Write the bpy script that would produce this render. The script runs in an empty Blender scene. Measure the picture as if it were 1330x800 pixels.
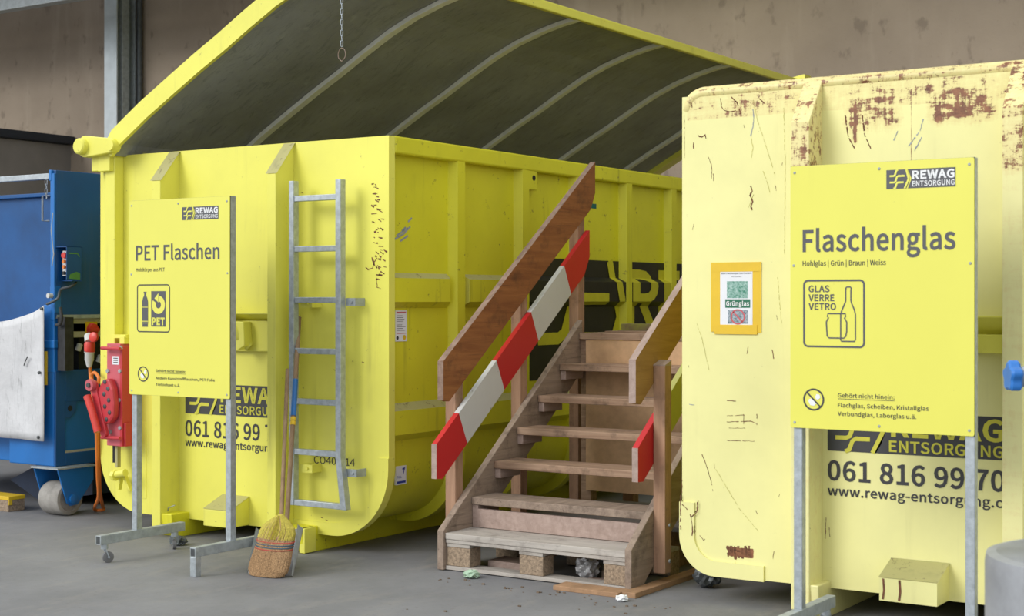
import bpy, bmesh, math, random
from mathutils import Vector, Matrix
random.seed(7)
SC = bpy.context.scene
COL = SC.collection
# ------------------------------------------------------------------ camera, light, exposure
FPX, CX, CY, EYE = 1966.0, 665.0, 389.0, 1.6
YAW = math.atan(1295 / 1966.0)
cam_data = bpy.data.cameras.new('camera')
cam_data.sensor_width = 36.0
cam_data.lens = 36.0 * FPX / 1330.0
cam_data.shift_y = (CY - 400.0) / 1330.0
cam_data.dof.use_dof = True
cam_data.dof.focus_distance = 9.3
cam_data.dof.aperture_fstop = 4.5
cam_data.clip_end = 200
cam = bpy.data.objects.new('camera', cam_data)
COL.objects.link(cam)
cam.location = (0, 0, EYE)
cam.rotation_euler = (math.pi / 2, 0, YAW)
SC.camera = cam

W = bpy.data.worlds.new('sky'); SC.world = W; W.use_nodes = True
wn = W.node_tree.nodes; wl = W.node_tree.links; wn.clear()
w_out = wn.new('ShaderNodeOutputWorld'); w_bg = wn.new('ShaderNodeBackground')
w_co = wn.new('ShaderNodeTexCoord'); w_sep = wn.new('ShaderNodeSeparateXYZ'); w_rmp = wn.new('ShaderNodeValToRGB')
w_rmp.color_ramp.elements[0].position = 0.46; w_rmp.color_ramp.elements[0].color = (0.50, 0.50, 0.49, 1)
w_rmp.color_ramp.elements[1].position = 0.54; w_rmp.color_ramp.elements[1].color = (0.93, 0.965, 1.0, 1)
w_map = wn.new('ShaderNodeMapRange'); w_map.inputs['From Min'].default_value = -1; w_map.inputs['From Max'].default_value = 1
wl.new(w_co.outputs['Generated'], w_sep.inputs[0]); wl.new(w_sep.outputs['Z'], w_map.inputs['Value'])
wl.new(w_map.outputs[0], w_rmp.inputs[0]); wl.new(w_rmp.outputs[0], w_bg.inputs['Color'])
w_bg.inputs['Strength'].default_value = 1.22
wl.new(w_bg.outputs[0], w_out.inputs['Surface'])

sun_d = bpy.data.lights.new('overcast_sun', 'SUN')
sun_d.energy = 1.75; sun_d.angle = math.radians(28); sun_d.color = (1.0, 0.985, 0.95)
sun = bpy.data.objects.new('overcast_sun', sun_d); COL.objects.link(sun)
sun.rotation_euler = Vector((0.52, 1.0, -0.62)).to_track_quat('-Z', 'Y').to_euler()
sun.location = (-6, -8, 8)

SC.view_settings.view_transform = 'Standard'
SC.view_settings.look = 'None'
SC.view_settings.exposure = 0.0
SC.view_settings.gamma = 1.0
SC.view_settings.use_curve_mapping = False

# ------------------------------------------------------------------ measuring: photo pixel + known plane -> metres
FW = Vector((-math.sin(YAW), math.cos(YAW), 0)); RT = Vector((math.cos(YAW), math.sin(YAW), 0)); UP = Vector((0, 0, 1)); EY = Vector((0, 0, EYE))
def ray(px, py): return FW + RT * ((px - CX) / FPX) - UP * ((py - CY) / FPX)
def aty(px, py, Y): d = ray(px, py); return EY + d * (Y / d.y)
def atx(px, py, X): d = ray(px, py); return EY + d * (X / d.x)
def flo(px, py, z=0.0): d = ray(px, py); return EY + d * ((z - EYE) / d.z)

# ------------------------------------------------------------------ node helper
class NT:
    def __init__(s, name, rough=0.5, metal=0.0, spec=0.5):
        s.m = bpy.data.materials.new(name); s.m.use_nodes = True
        s.t = s.m.node_tree; s.b = s.t.nodes['Principled BSDF']
        s.b.inputs['Roughness'].default_value = rough; s.b.inputs['Metallic'].default_value = metal
        s.b.inputs['Specular IOR Level'].default_value = spec
        s.tc = s.t.nodes.new('ShaderNodeTexCoord')
    def n(s, k): return s.t.nodes.new(k)
    def l(s, a, b): s.t.links.new(a, b)
    def co(s, scale=(1, 1, 1), rot=(0, 0, 0), loc=(0, 0, 0)):
        m = s.n('ShaderNodeMapping'); s.l(s.tc.outputs['Object'], m.inputs[0])
        m.inputs['Scale'].default_value = scale; m.inputs['Rotation'].default_value = rot; m.inputs['Location'].default_value = loc
        return m.outputs[0]
    def noise(s, sc, detail=4, rough=0.55, stretch=(1, 1, 1), loc=(0, 0, 0), dist=0.0):
        t = s.n('ShaderNodeTexNoise'); s.l(s.co(stretch, (0, 0, 0), loc), t.inputs['Vector'])
        t.inputs['Scale'].default_value = sc; t.inputs['Detail'].default_value = detail
        t.inputs['Roughness'].default_value = rough; t.inputs['Distortion'].default_value = dist
        return t.outputs['Fac']
    def rng(s, v, a, b, c=0.0, d=1.0):
        m = s.n('ShaderNodeMapRange'); s.l(v, m.inputs['Value'])
        for k, x in zip(('From Min', 'From Max', 'To Min', 'To Max'), (a, b, c, d)): m.inputs[k].default_value = x
        return m.outputs[0]
    def math(s, op, a, b=None):
        m = s.n('ShaderNodeMath'); m.operation = op; m.use_clamp = False
        for i, x in enumerate((a, b)):
            if x is None: continue
            if isinstance(x, (int, float)): m.inputs[i].default_value = x
            else: s.l(x, m.inputs[i])
        return m.outputs[0]
    def mix(s, f, a, b):
        m = s.n('ShaderNodeMix'); m.data_type = 'RGBA'
        if isinstance(f, (int, float)): m.inputs[0].default_value = f
        else: s.l(f, m.inputs[0])
        for i, x in ((6, a), (7, b)):
            if isinstance(x, tuple): m.inputs[i].default_value = (x[0], x[1], x[2], 1)
            else: s.l(x, m.inputs[i])
        return m.outputs[2]
    def xyz(s):
        m = s.n('ShaderNodeSeparateXYZ'); s.l(s.tc.outputs['Object'], m.inputs[0]); return m.outputs
    def box(s, v, a, b, soft):
        return s.math('MULTIPLY', s.rng(v, a - soft, a + soft), s.rng(v, b + soft, b - soft))
    def bump(s, h, st=0.2, d=0.01):
        b = s.n('ShaderNodeBump'); b.inputs['Strength'].default_value = st; b.inputs['Distance'].default_value = d
        s.l(h, b.inputs['Height']); s.l(b.outputs[0], s.b.inputs['Normal'])
    def color(s, c):
        if isinstance(c, tuple): s.b.inputs['Base Color'].default_value = (c[0], c[1], c[2], 1)
        else: s.l(c, s.b.inputs['Base Color'])
        return s.m

def srgb(r, g, b):
    f = lambda c: (c / 255 / 12.92) if c / 255 <= 0.04045 else ((c / 255 + 0.055) / 1.055) ** 2.4
    return (f(r), f(g), f(b))

def paint(name, base, dirt=(0.2, 0.17, 0.05), dirt_amt=0.25, speck=0.66, rust=None, rough=0.42, seed=0, var=0.06, streak=True, rust_thr=0.60):
    k = NT(name, rough)
    L = (seed * 3.1, seed * 1.7, seed * 2.3)
    dark = tuple(c * (1 - 2 * var) for c in base)
    c = k.mix(k.rng(k.noise(1.3, 5, 0.6, loc=L), 0.35, 0.65), base, dark)
    if streak:
        s1 = k.rng(k.noise(9, 6, 0.65, (1, 1, 0.06), L), 0.56, 0.78)
        s2 = k.rng(k.noise(2.1, 3, 0.5, loc=L), 0.45, 0.7)
        c = k.mix(k.math('MULTIPLY', k.math('MULTIPLY', s1, s2), dirt_amt * 2), c, dirt)
    c = k.mix(k.math('MULTIPLY', k.rng(k.noise(16, 8, 0.75, loc=L), speck, speck + 0.06), 0.75), c, (0.09, 0.055, 0.03))
    if rust:
        x, y, z = k.xyz()
        tot = None
        for (x0, x1, z0, z1, soft, amt) in rust:
            m = k.math('MULTIPLY', k.math('MULTIPLY', k.box(x, x0, x1, soft), k.box(z, z0, z1, soft)), amt)
            tot = m if tot is None else k.math('MAXIMUM', tot, m)
        nz = k.math('ADD', k.math('ADD', k.math('MULTIPLY', k.noise(10, 10, 0.78, (1, 1, 0.8), L), 0.42), k.math('MULTIPLY', k.noise(30, 7, 0.72, (0.22, 1, 1.0), L), 0.33)), k.math('MULTIPLY', k.noise(36, 7, 0.72, (1, 1, 0.14), L), 0.25))
        v = k.math('ADD', nz, k.math('MULTIPLY', k.math('SUBTRACT', tot, 1.0), 0.5))
        rc = k.mix(k.rng(k.noise(24, 6, 0.7), 0.35, 0.65), (0.13, 0.042, 0.018), (0.32, 0.13, 0.055))
        halo = k.rng(v, rust_thr - 0.13, rust_thr)
        c = k.mix(k.math('MULTIPLY', halo, 0.30), c, (0.62, 0.33, 0.10))
        c = k.mix(k.rng(v, rust_thr - 0.012, rust_thr + 0.018), c, rc)
    k.bump(k.noise(3, 4, 0.5, loc=L), 0.06, 0.02)
    return k.color(c)

def wood(name, a, b, axis, scale=1.0, rough=0.75, dark=(0.05, 0.035, 0.025), wear=0.4, seed=0):
    k = NT(name, rough, 0, 0.25)
    st = [22, 22, 22]; st[axis] = 1.6
    g = k.noise(1.0 * scale, 8, 0.65, tuple(st), (seed, seed * 2, seed), 0.6)
    c = k.mix(k.rng(g, 0.33, 0.68), a, b)
    s2 = [60, 60, 60]; s2[axis] = 2.0
    c = k.mix(k.math('MULTIPLY', k.rng(k.noise(1.0, 5, 0.7, tuple(s2), (seed, 0, 3)), 0.58, 0.75), wear), c, dark)
    c = k.mix(k.math('MULTIPLY', k.rng(k.noise(5, 6, 0.7, loc=(seed, 4, 1)), 0.52, 0.75), wear), c, dark)
    k.bump(g, 0.35, 0.006)
    return k.color(c)

def plain(name, c, rough=0.5, metal=0.0, var=0.12, sc=8, bump=0.0, c2=None):
    k = NT(name, rough, metal)
    d = c2 or tuple(x * (1 - var * 2) for x in c)
    f = k.noise(sc, 6, 0.65)
    if bump: k.bump(f, bump, 0.01)
    return k.color(k.mix(k.rng(f, 0.35, 0.68), c, d))

YEL = (0.86, 0.82, 0.13)
M = {}
M['yellow'] = paint('yellow_paint', YEL, seed=1, dirt_amt=0.26, speck=0.635)
M['yellow_shaded'] = paint('shaded_yellow_paint', (0.76, 0.72, 0.03), dirt=(0.16, 0.15, 0.03), dirt_amt=0.55, seed=2, speck=0.62)  # same yellow made deeper: shade of the side faces put into the colour
M['yellow_dirty'] = paint('yellow_paint_dusty', (0.46, 0.43, 0.18), dirt=(0.12, 0.105, 0.07), dirt_amt=0.8, seed=3, speck=0.58)
def rbox(x0, y0, x1, y1, soft, amt, Y=7.265, ox=-3.0):
    a = aty(x0, y0, Y); b = aty(x1, y1, Y); return (a.x - ox, b.x - ox, b.z, a.z, soft, amt)
M['yellow_pale'] = paint('pale_yellow_paint', (0.87, 0.83, 0.36), seed=4, dirt_amt=0.10, speck=0.68, rust_thr=0.525,
    rust=[rbox(1083, 108, 1185, 182, 0.09, 1.06), rbox(1102, 130, 1119, 192, 0.03, 1.17), rbox(1118, 134, 1172, 168, 0.08, 1.20), rbox(1192, 100, 1310, 170, 0.09, 1.08), rbox(1232, 124, 1294, 157, 0.09, 1.18), rbox(890, 120, 1330, 128, 0.012, 0.97), rbox(944, 708, 980, 727, 0.01, 1.3), rbox(1182, 115, 1185, 215, 0.006, 1.1), rbox(945, 515, 985, 580, 0.05, 0.70)])
M['yellow_rust'] = paint('rusty_pale_yellow_paint', (0.88, 0.83, 0.38), seed=5, dirt_amt=0.12, rust_thr=0.53,
    rust=[(-1, 3, 2.12, 2.9, 0.10, 1.03), (-1, 3, 0.0, 2.2, 0.05, 0.80)])
M['yellow_rail'] = paint('worn_rim_paint', (0.80, 0.74, 0.32), dirt=(0.30, 0.26, 0.2), dirt_amt=0.6, seed=6, speck=0.57, streak=False, rust_thr=0.53, rust=[(-2, 3, 2, 3, 0.05, 0.99)])
M['sign_yellow'] = paint('sign_yellow_sheet', (0.79, 0.76, 0.125), seed=7, dirt_amt=0.06, speck=0.69, rough=0.33, var=0.02)
M['print'] = plain('dark_print', (0.055, 0.055, 0.058), 0.5)
M['print_grey'] = plain('grey_print', (0.095, 0.097, 0.105), 0.5, var=0.05)
M['print_black'] = plain('black_print', (0.014, 0.014, 0.015), 0.5, var=0.25)
M['print_white'] = plain('white_print', (0.82, 0.83, 0.83), 0.5, var=0.02)
M['print_yellow'] = plain('yellow_print', (0.66, 0.62, 0.06), 0.5, var=0.06)
M['galv'] = plain('galvanised_steel', (0.50, 0.55, 0.58), 0.42, 0.55, 0.16, 26)
M['galv_dull'] = plain('dull_galvanised_steel', (0.40, 0.44, 0.45), 0.5, 0.12, 0.16, 18)
M['steel_dark'] = plain('dark_steel', (0.10, 0.11, 0.115), 0.5, 0.4, 0.2, 12)
M['lid_grey'] = None
M['lid_rib'] = plain('grey_lid_rib_paint', (0.86, 0.86, 0.78), 0.6, 0, 0.07, 14)
M['rubber'] = plain('black_rubber', (0.03, 0.03, 0.032), 0.7)
M['caster_grey'] = plain('grey_rubber', (0.17, 0.17, 0.17), 0.6)
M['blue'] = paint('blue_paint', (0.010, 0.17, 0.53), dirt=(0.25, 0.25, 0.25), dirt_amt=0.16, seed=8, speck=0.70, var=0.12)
M['blue_shaded'] = paint('shaded_blue_paint', (0.005, 0.085, 0.285), dirt=(0.10, 0.13, 0.14), dirt_amt=0.3, seed=9, speck=0.71, var=0.15)  # the blue paint darkened, side-face shade mixed into its colour
M['black_int'] = plain('black_interior', (0.018, 0.018, 0.018), 0.8, var=0.3)  # near-black, also stands in for shade inside openings and holes
M['red'] = paint('red_paint', (0.60, 0.045, 0.06), dirt=(0.2, 0.03, 0.03), dirt_amt=0.3, seed=10, speck=0.7, var=0.12)
M['red_pale'] = paint('faded_red_paint', (0.66, 0.13, 0.16), dirt=(0.3, 0.05, 0.06), dirt_amt=0.3, seed=11, speck=0.7, var=0.14)
M['red_grip'] = plain('red_plastic_grip', (0.68, 0.05, 0.035), 0.35, var=0.06)
M['orange'] = plain('orange_cable', (0.75, 0.20, 0.025), 0.5, var=0.06)
M['beige'] = plain('beige_enamel', (0.45, 0.43, 0.35), 0.5, var=0.08)
M['white_plastic'] = plain('white_plastic', (0.62, 0.62, 0.60), 0.5, var=0.06)
M['yellow_plastic'] = plain('yellow_plastic', (0.75, 0.50, 0.02), 0.5, var=0.05)
M['w_stair'] = wood('weathered_stair_wood', (0.43, 0.295, 0.20), (0.25, 0.155, 0.10), 0, wear=0.85, seed=1)
M['w_string'] = wood('weathered_stringer_wood', (0.36, 0.275, 0.21), (0.23, 0.17, 0.13), 1, wear=0.75, seed=2)
M['w_grey'] = wood('grey_pallet_wood', (0.52, 0.48, 0.43), (0.36, 0.32, 0.28), 0, wear=0.65, seed=3)
M['w_post'] = wood('post_wood', (0.46, 0.28, 0.18), (0.31, 0.18, 0.115), 2, wear=0.6, seed=4)
M['w_rail'] = wood('brown_handrail_wood', (0.36, 0.145, 0.05), (0.22, 0.08, 0.03), 1, wear=0.7, seed=5)
M['w_rail_light'] = wood('light_handrail_wood', (0.42, 0.24, 0.08), (0.30, 0.165, 0.055), 1, wear=0.3, seed=6)
M['w_edge'] = wood('sawn_edge_wood', (0.45, 0.34, 0.29), (0.33, 0.24, 0.20), 1, wear=0.3, seed=7)
M['w_edge_dark'] = wood('dark_sawn_edge_wood', (0.34, 0.235, 0.18), (0.20, 0.13, 0.095), 1, wear=0.5, seed=17)
M['w_ply'] = plain('tan_plywood', (0.66, 0.42, 0.23), 0.7, 0, 0.12, 10)
M['w_chip'] = plain('chipboard_block', (0.42, 0.31, 0.21), 0.85, 0, 0.3, 60, 0.5)
M['w_plank'] = wood('floor_plank_wood', (0.42, 0.25, 0.14), (0.30, 0.18, 0.10), 1, wear=0.3, seed=8)
M['board_red'] = paint('red_board_paint', (0.56, 0.018, 0.022), seed=12, dirt_amt=0.1, speck=0.69, var=0.05, streak=False)
M['board_white'] = paint('white_board_paint', (0.62, 0.62, 0.60), seed=13, dirt=(0.25, 0.23, 0.2), dirt_amt=0.3, speck=0.64, var=0.06)
M['bristle'] = plain('straw_bristles', (0.54, 0.33, 0.16), 0.8, 0, 0.32, 120)
M['straw_yel'] = plain('yellow_straw', (0.56, 0.47, 0.07), 0.8, 0, 0.2, 90)
M['thread_red'] = plain('red_thread', (0.42, 0.07, 0.05), 0.8)
M['thread_blue'] = plain('dark_thread', (0.05, 0.10, 0.14), 0.8)
M['w_stick'] = wood('broomstick_wood', (0.34, 0.23, 0.13), (0.22, 0.14, 0.08), 2, wear=0.3, seed=9)
M['blue_tape'] = plain('blue_tape', (0.02, 0.16, 0.45), 0.4, var=0.1)
M['yellow_tape'] = plain('yellow_tape', (0.80, 0.52, 0.02), 0.5, var=0.04)
M['paper'] = plain('white_paper', (0.80, 0.81, 0.84), 0.6, var=0.02)
M['green_print'] = plain('green_print', (0.02, 0.17, 0.09), 0.5, var=0.1)
M['photo_green'] = plain('green_photo_print', (0.015, 0.20, 0.12), 0.5, 0, 0.3, 95, 0, (0.45, 0.62, 0.58))
M['photo_mixed'] = plain('mixed_photo_print', (0.05, 0.12, 0.14), 0.5, 0, 0.3, 110, 0, (0.50, 0.54, 0.60))
M['print_red'] = plain('red_print', (0.62, 0.10, 0.12), 0.5, var=0.05)
M['print_blue'] = plain('blue_print', (0.02, 0.05, 0.35), 0.5, var=0.05)
M['teal'] = plain('teal_sticker', (0.0, 0.13, 0.12), 0.5, var=0.05)
M['rust'] = plain('rust_scratch', (0.24, 0.10, 0.05), 0.9, 0, 0.35, 60)
M['scratch'] = plain('olive_scratch', (0.62, 0.57, 0.17), 0.8, 0, 0.2, 40)
M['scratch_blue'] = plain('blue_scuff', (0.38, 0.41, 0.44), 0.8, 0, 0.2, 40)
M['drum'] = plain('grey_drum_metal', (0.36, 0.37, 0.39), 0.5, 0.15, 0.14, 5)
M['valve_blue'] = plain('blue_handwheel', (0.03, 0.20, 0.62), 0.35, 0, 0.1, 10)
M['concrete_light'] = plain('pale_concrete', (0.26, 0.235, 0.215), 0.9, 0, 0.10, 1.2)
M['green_scuff'] = plain('green_scuff', (0.10, 0.28, 0.07), 0.8)
M['foil'] = plain('silver_foil', (0.75, 0.75, 0.76), 0.3, 0.5, 0.2, 30, 0.8)
M['glass_green'] = plain('pale_green_wrapper', (0.45, 0.62, 0.45), 0.3, 0, 0.2, 30)
M['litter'] = plain('brown_litter', (0.22, 0.16, 0.11), 0.9, 0, 0.3, 40)
M['moss'] = plain('mossy_wood', (0.30, 0.30, 0.06), 0.9, 0, 0.3, 14, 0.3, (0.20, 0.13, 0.09))

def mk_lid():
    k = NT('dark_grey_lid_sheet', 0.7)
    f = k.noise(1.6, 8, 0.65); g = k.noise(1.0, 9, 0.75, (5, 16, 5), (1, 2, 3), 1.2)
    c = k.mix(k.rng(f, 0.35, 0.68), (0.35, 0.36, 0.385), (0.245, 0.252, 0.27))
    c = k.mix(k.math('MULTIPLY', k.rng(g, 0.52, 0.68), 0.75), c, (0.15, 0.17, 0.175))
    c = k.mix(k.math('MULTIPLY', k.rng(k.noise(7, 8, 0.7, (1, 1, 1), (5, 5, 5)), 0.60, 0.76), 0.45), c, (0.52, 0.53, 0.55))
    k.bump(g, 0.3, 0.01)
    return k.color(c)
M['lid_grey'] = mk_lid()

def mk_floor():
    k = NT('worn_concrete_floor', 0.75, 0, 0.3)
    f = k.noise(0.9, 8, 0.65); g = k.noise(26, 8, 0.7); h = k.noise(3.2, 8, 0.7, (1.8, 0.6, 1), (3, 1, 0))
    c = k.mix(k.rng(f, 0.32, 0.68), (0.25, 0.25, 0.258), (0.165, 0.165, 0.17))
    c = k.mix(k.math('MULTIPLY', k.rng(h, 0.52, 0.72), 0.5), c, (0.31, 0.29, 0.26))
    c = k.mix(k.math('MULTIPLY', k.rng(g, 0.56, 0.74), 0.4), c, (0.12, 0.075, 0.075))
    c = k.mix(k.math('MULTIPLY', k.rng(k.noise(55, 5, 0.7, loc=(7, 7, 7)), 0.66, 0.72), 0.5), c, (0.36, 0.35, 0.33))
    k.bump(g, 0.12, 0.006)
    return k.color(c)
def mk_wall():
    k = NT('stained_brown_concrete', 0.9, 0, 0.2)
    f = k.noise(0.55, 7, 0.6); s = k.noise(1.2, 5, 0.6, (2.6, 1, 0.35), (2, 0, 1)); d = k.noise(6.5, 4, 0.55, (1, 1, 0.6), (9, 2, 4)); e = k.noise(14, 8, 0.75)
    c = k.mix(k.rng(f, 0.33, 0.67), (0.40, 0.325, 0.25), (0.30, 0.242, 0.185))
    c = k.mix(k.math('MULTIPLY', k.rng(s, 0.56, 0.72), 0.45), c, (0.46, 0.385, 0.30))
    c = k.mix(k.math('MULTIPLY', k.rng(d, 0.60, 0.69), 0.5), c, (0.17, 0.135, 0.105))
    c = k.mix(k.math('MULTIPLY', k.rng(e, 0.60, 0.72), 0.5), c, (0.16, 0.13, 0.10))
    k.bump(e, 0.2, 0.02)
    return k.color(c)
M['floor'] = mk_floor(); M['wall'] = mk_wall()

def mk_tarp():
    k = NT('weathered_white_tarpaulin', 0.6)
    c = k.mix(k.rng(k.noise(3, 6, 0.6), 0.35, 0.7), (0.66, 0.66, 0.67), (0.50, 0.50, 0.51))
    g = k.noise(1.0, 8, 0.75, (26, 26, 3.0), (0, 0, 0), 2.0)
    c = k.mix(k.math('MULTIPLY', k.rng(g, 0.55, 0.70), 0.65), c, (0.20, 0.20, 0.20))
    k.bump(k.noise(6, 4, 0.6), 0.4, 0.02)
    return k.color(c)
M['tarp'] = mk_tarp()

# ------------------------------------------------------------------ mesh helper
def ident(o, label=None, cat=None, group=None, kind=None):
    if label: o['label'] = label
    if cat: o['category'] = cat
    if group: o['group'] = group
    if kind: o['kind'] = kind
    return o
def thing(name, loc, label, cat, group=None):
    o = bpy.data.objects.new(name, None); COL.objects.link(o); o.location = loc; o.empty_display_size = 0.1
    return ident(o, label, cat, group)
def root_loc(p):
    v = Vector((0, 0, 0))
    while p is not None: v = v + Vector(p.location); p = p.parent
    return v

class MB:
    """collects shapes in world coordinates; build() links them as ONE mesh object"""
    def __init__(s): s.bm = bmesh.new(); s.mi = 0
    def face(s, vs):
        try: f = s.bm.faces.new(vs); f.material_index = s.mi; return f
        except ValueError: return None
    def box(s, x0, x1, y0, y1, z0, z1):
        v = [s.bm.verts.new(p) for p in ((x0, y0, z0), (x1, y0, z0), (x1, y1, z0), (x0, y1, z0), (x0, y0, z1), (x1, y0, z1), (x1, y1, z1), (x0, y1, z1))]
        for q in ((3, 2, 1, 0), (4, 5, 6, 7), (0, 1, 5, 4), (1, 2, 6, 5), (2, 3, 7, 6), (3, 0, 4, 7)): s.face([v[i] for i in q])
        return s
    def prism(s, pts, axis, a, b):
        """polygon (2D) extruded along axis: 0: pts=(y,z), 1: pts=(x,z), 2: pts=(x,y)"""
        def P(p, t): return (t, p[0], p[1]) if axis == 0 else ((p[0], t, p[1]) if axis == 1 else (p[0], p[1], t))
        A = [s.bm.verts.new(P(p, a)) for p in pts]; B = [s.bm.verts.new(P(p, b)) for p in pts]
        n = len(pts); s.face(A); s.face(B[::-1])
        for i in range(n): s.face([A[i], B[i], B[(i + 1) % n], A[(i + 1) % n]])
        return s
    def strip(s, pa, pb):
        """quad strip between two equally long 3D polylines"""
        A = [s.bm.verts.new(p) for p in pa]; B = [s.bm.verts.new(p) for p in pb]
        for i in range(len(pa) - 1): s.face([A[i], A[i + 1], B[i + 1], B[i]])
        return s
    def poly(s, pts): s.face([s.bm.verts.new(p) for p in pts]); return s
    def tube(s, path, r, seg=10, closed=False, cap=True):
        path = [Vector(p) for p in path]; n = len(path); rings = []; up = None
        for i, p in enumerate(path):
            if closed: t = path[(i + 1) % n] - path[i - 1]
            else: t = path[min(i + 1, n - 1)] - path[max(i - 1, 0)]
            t.normalize()
            if up is None:
                up = Vector((0, 0, 1)) if abs(t.z) < 0.9 else Vector((1, 0, 0))
            u = up - t * up.dot(t)
            if u.length < 1e-5: u = t.orthogonal()
            u.normalize(); w = t.cross(u); up = u
            rr = r[i] if isinstance(r, (list, tuple)) else r
            rings.append([s.bm.verts.new(p + u * (rr * math.cos(6.28318 * k / seg)) + w * (rr * math.sin(6.28318 * k / seg))) for k in range(seg)])
        m = n if closed else n - 1
        for i in range(m):
            a, b = rings[i], rings[(i + 1) % n]
            for k in range(seg): s.face([a[k], a[(k + 1) % seg], b[(k + 1) % seg], b[k]])
        if cap and not closed: s.face(rings[0][::-1]); s.face(rings[-1])
        return s
    def cable(s, path, r, seg=10, closed=False, sub=6):
        P = [Vector(p) for p in path]; n = len(P); out = []
        for i in range(n if closed else n - 1):
            if closed: a, b, c, d = P[i - 1], P[i], P[(i + 1) % n], P[(i + 2) % n]
            else: a, b, c, d = P[max(i - 1, 0)], P[i], P[i + 1], P[min(i + 2, n - 1)]
            for k in range(sub):
                t = k / sub; out.append(0.5 * (2 * b + (c - a) * t + (2 * a - 5 * b + 4 * c - d) * t * t + (3 * b - a - 3 * c + d) * t ** 3))
        if not closed: out.append(P[-1])
        return s.tube(out, r, seg, closed)
    def lathe(s, c, d, prof, seg=28):
        """prof: list of (distance along d, radius)"""
        c = Vector(c); d = Vector(d).normalized(); u = d.orthogonal().normalized(); w = d.cross(u); rings = []
        for (h, r) in prof:
            rings.append([s.bm.verts.new(c + d * h + u * (max(r, 1e-4) * math.cos(6.28318 * k / seg)) + w * (max(r, 1e-4) * math.sin(6.28318 * k / seg))) for k in range(seg)])
        for a, b in zip(rings, rings[1:]):
            for k in range(seg): s.face([a[k], a[(k + 1) % seg], b[(k + 1) % seg], b[k]])
        s.face(rings[0][::-1]); s.face(rings[-1])
        return s
    def beam(s, a, b, w, h, up=(0, 0, 1)):
        """rectangular bar from a to b; w across, h along up"""
        a = Vector(a); b = Vector(b); t = (b - a).normalized(); up = Vector(up); u = (up - t * up.dot(t)).normalized(); x = t.cross(u)
        v = []
        for p in (a, b):
            for i, j in ((-1, -1), (1, -1), (1, 1), (-1, 1)): v.append(s.bm.verts.new(p + x * (w / 2 * i) + u * (h / 2 * j)))
        for q in ((0, 1, 2, 3), (7, 6, 5, 4), (0, 4, 5, 1), (1, 5, 6, 2), (2, 6, 7, 3), (3, 7, 4, 0)): s.face([v[i] for i in q])
        return s
    def ribbon(s, pts, w, n):
        """thin flat stroke along a polyline lying in a plane with normal n"""
        pts = [Vector(p) for p in pts]; n = Vector(n); L = []; R = []
        for i, p in enumerate(pts):
            t = (pts[min(i + 1, len(pts) - 1)] - pts[max(i - 1, 0)]).normalized(); q = t.cross(n)
            ww = w[i] if isinstance(w, (list, tuple)) else w
            if 0 < i < len(pts) - 1:
                t1 = (pts[i] - pts[i - 1]).normalized(); q1 = t1.cross(n); dd = max(0.4, q.dot(q1)); ww = ww / dd
            L.append(p + q * (ww / 2)); R.append(p - q * (ww / 2))
        return s.strip(L, R)
    def build(s, name, mat, parent=None, smooth=False, bevel=0.0, norm=True, label=None, kind=None):
        if norm: bmesh.ops.recalc_face_normals(s.bm, faces=s.bm.faces[:])
        off = root_loc(parent)
        bmesh.ops.translate(s.bm, verts=s.bm.verts[:], vec=-off)
        me = bpy.data.meshes.new(name); s.bm.to_mesh(me); s.bm.free()
        for m in (mat if isinstance(mat, (list, tuple)) else [mat]): me.materials.append(M[m] if isinstance(m, str) else m)
        o = bpy.data.objects.new(name, me); COL.objects.link(o)
        if parent is not None: o.parent = parent
        if smooth:
            for p in me.polygons: p.use_smooth = True
            if smooth == 'auto':
                e = o.modifiers.new('edges', 'EDGE_SPLIT'); e.split_angle = math.radians(35)
        if bevel:
            b = o.modifiers.new('bevel', 'BEVEL'); b.width = bevel; b.segments = 2; b.limit_method = 'ANGLE'; b.angle_limit = math.radians(40)
        if label: o['label'] = label
        if kind: o['kind'] = kind
        return o

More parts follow.
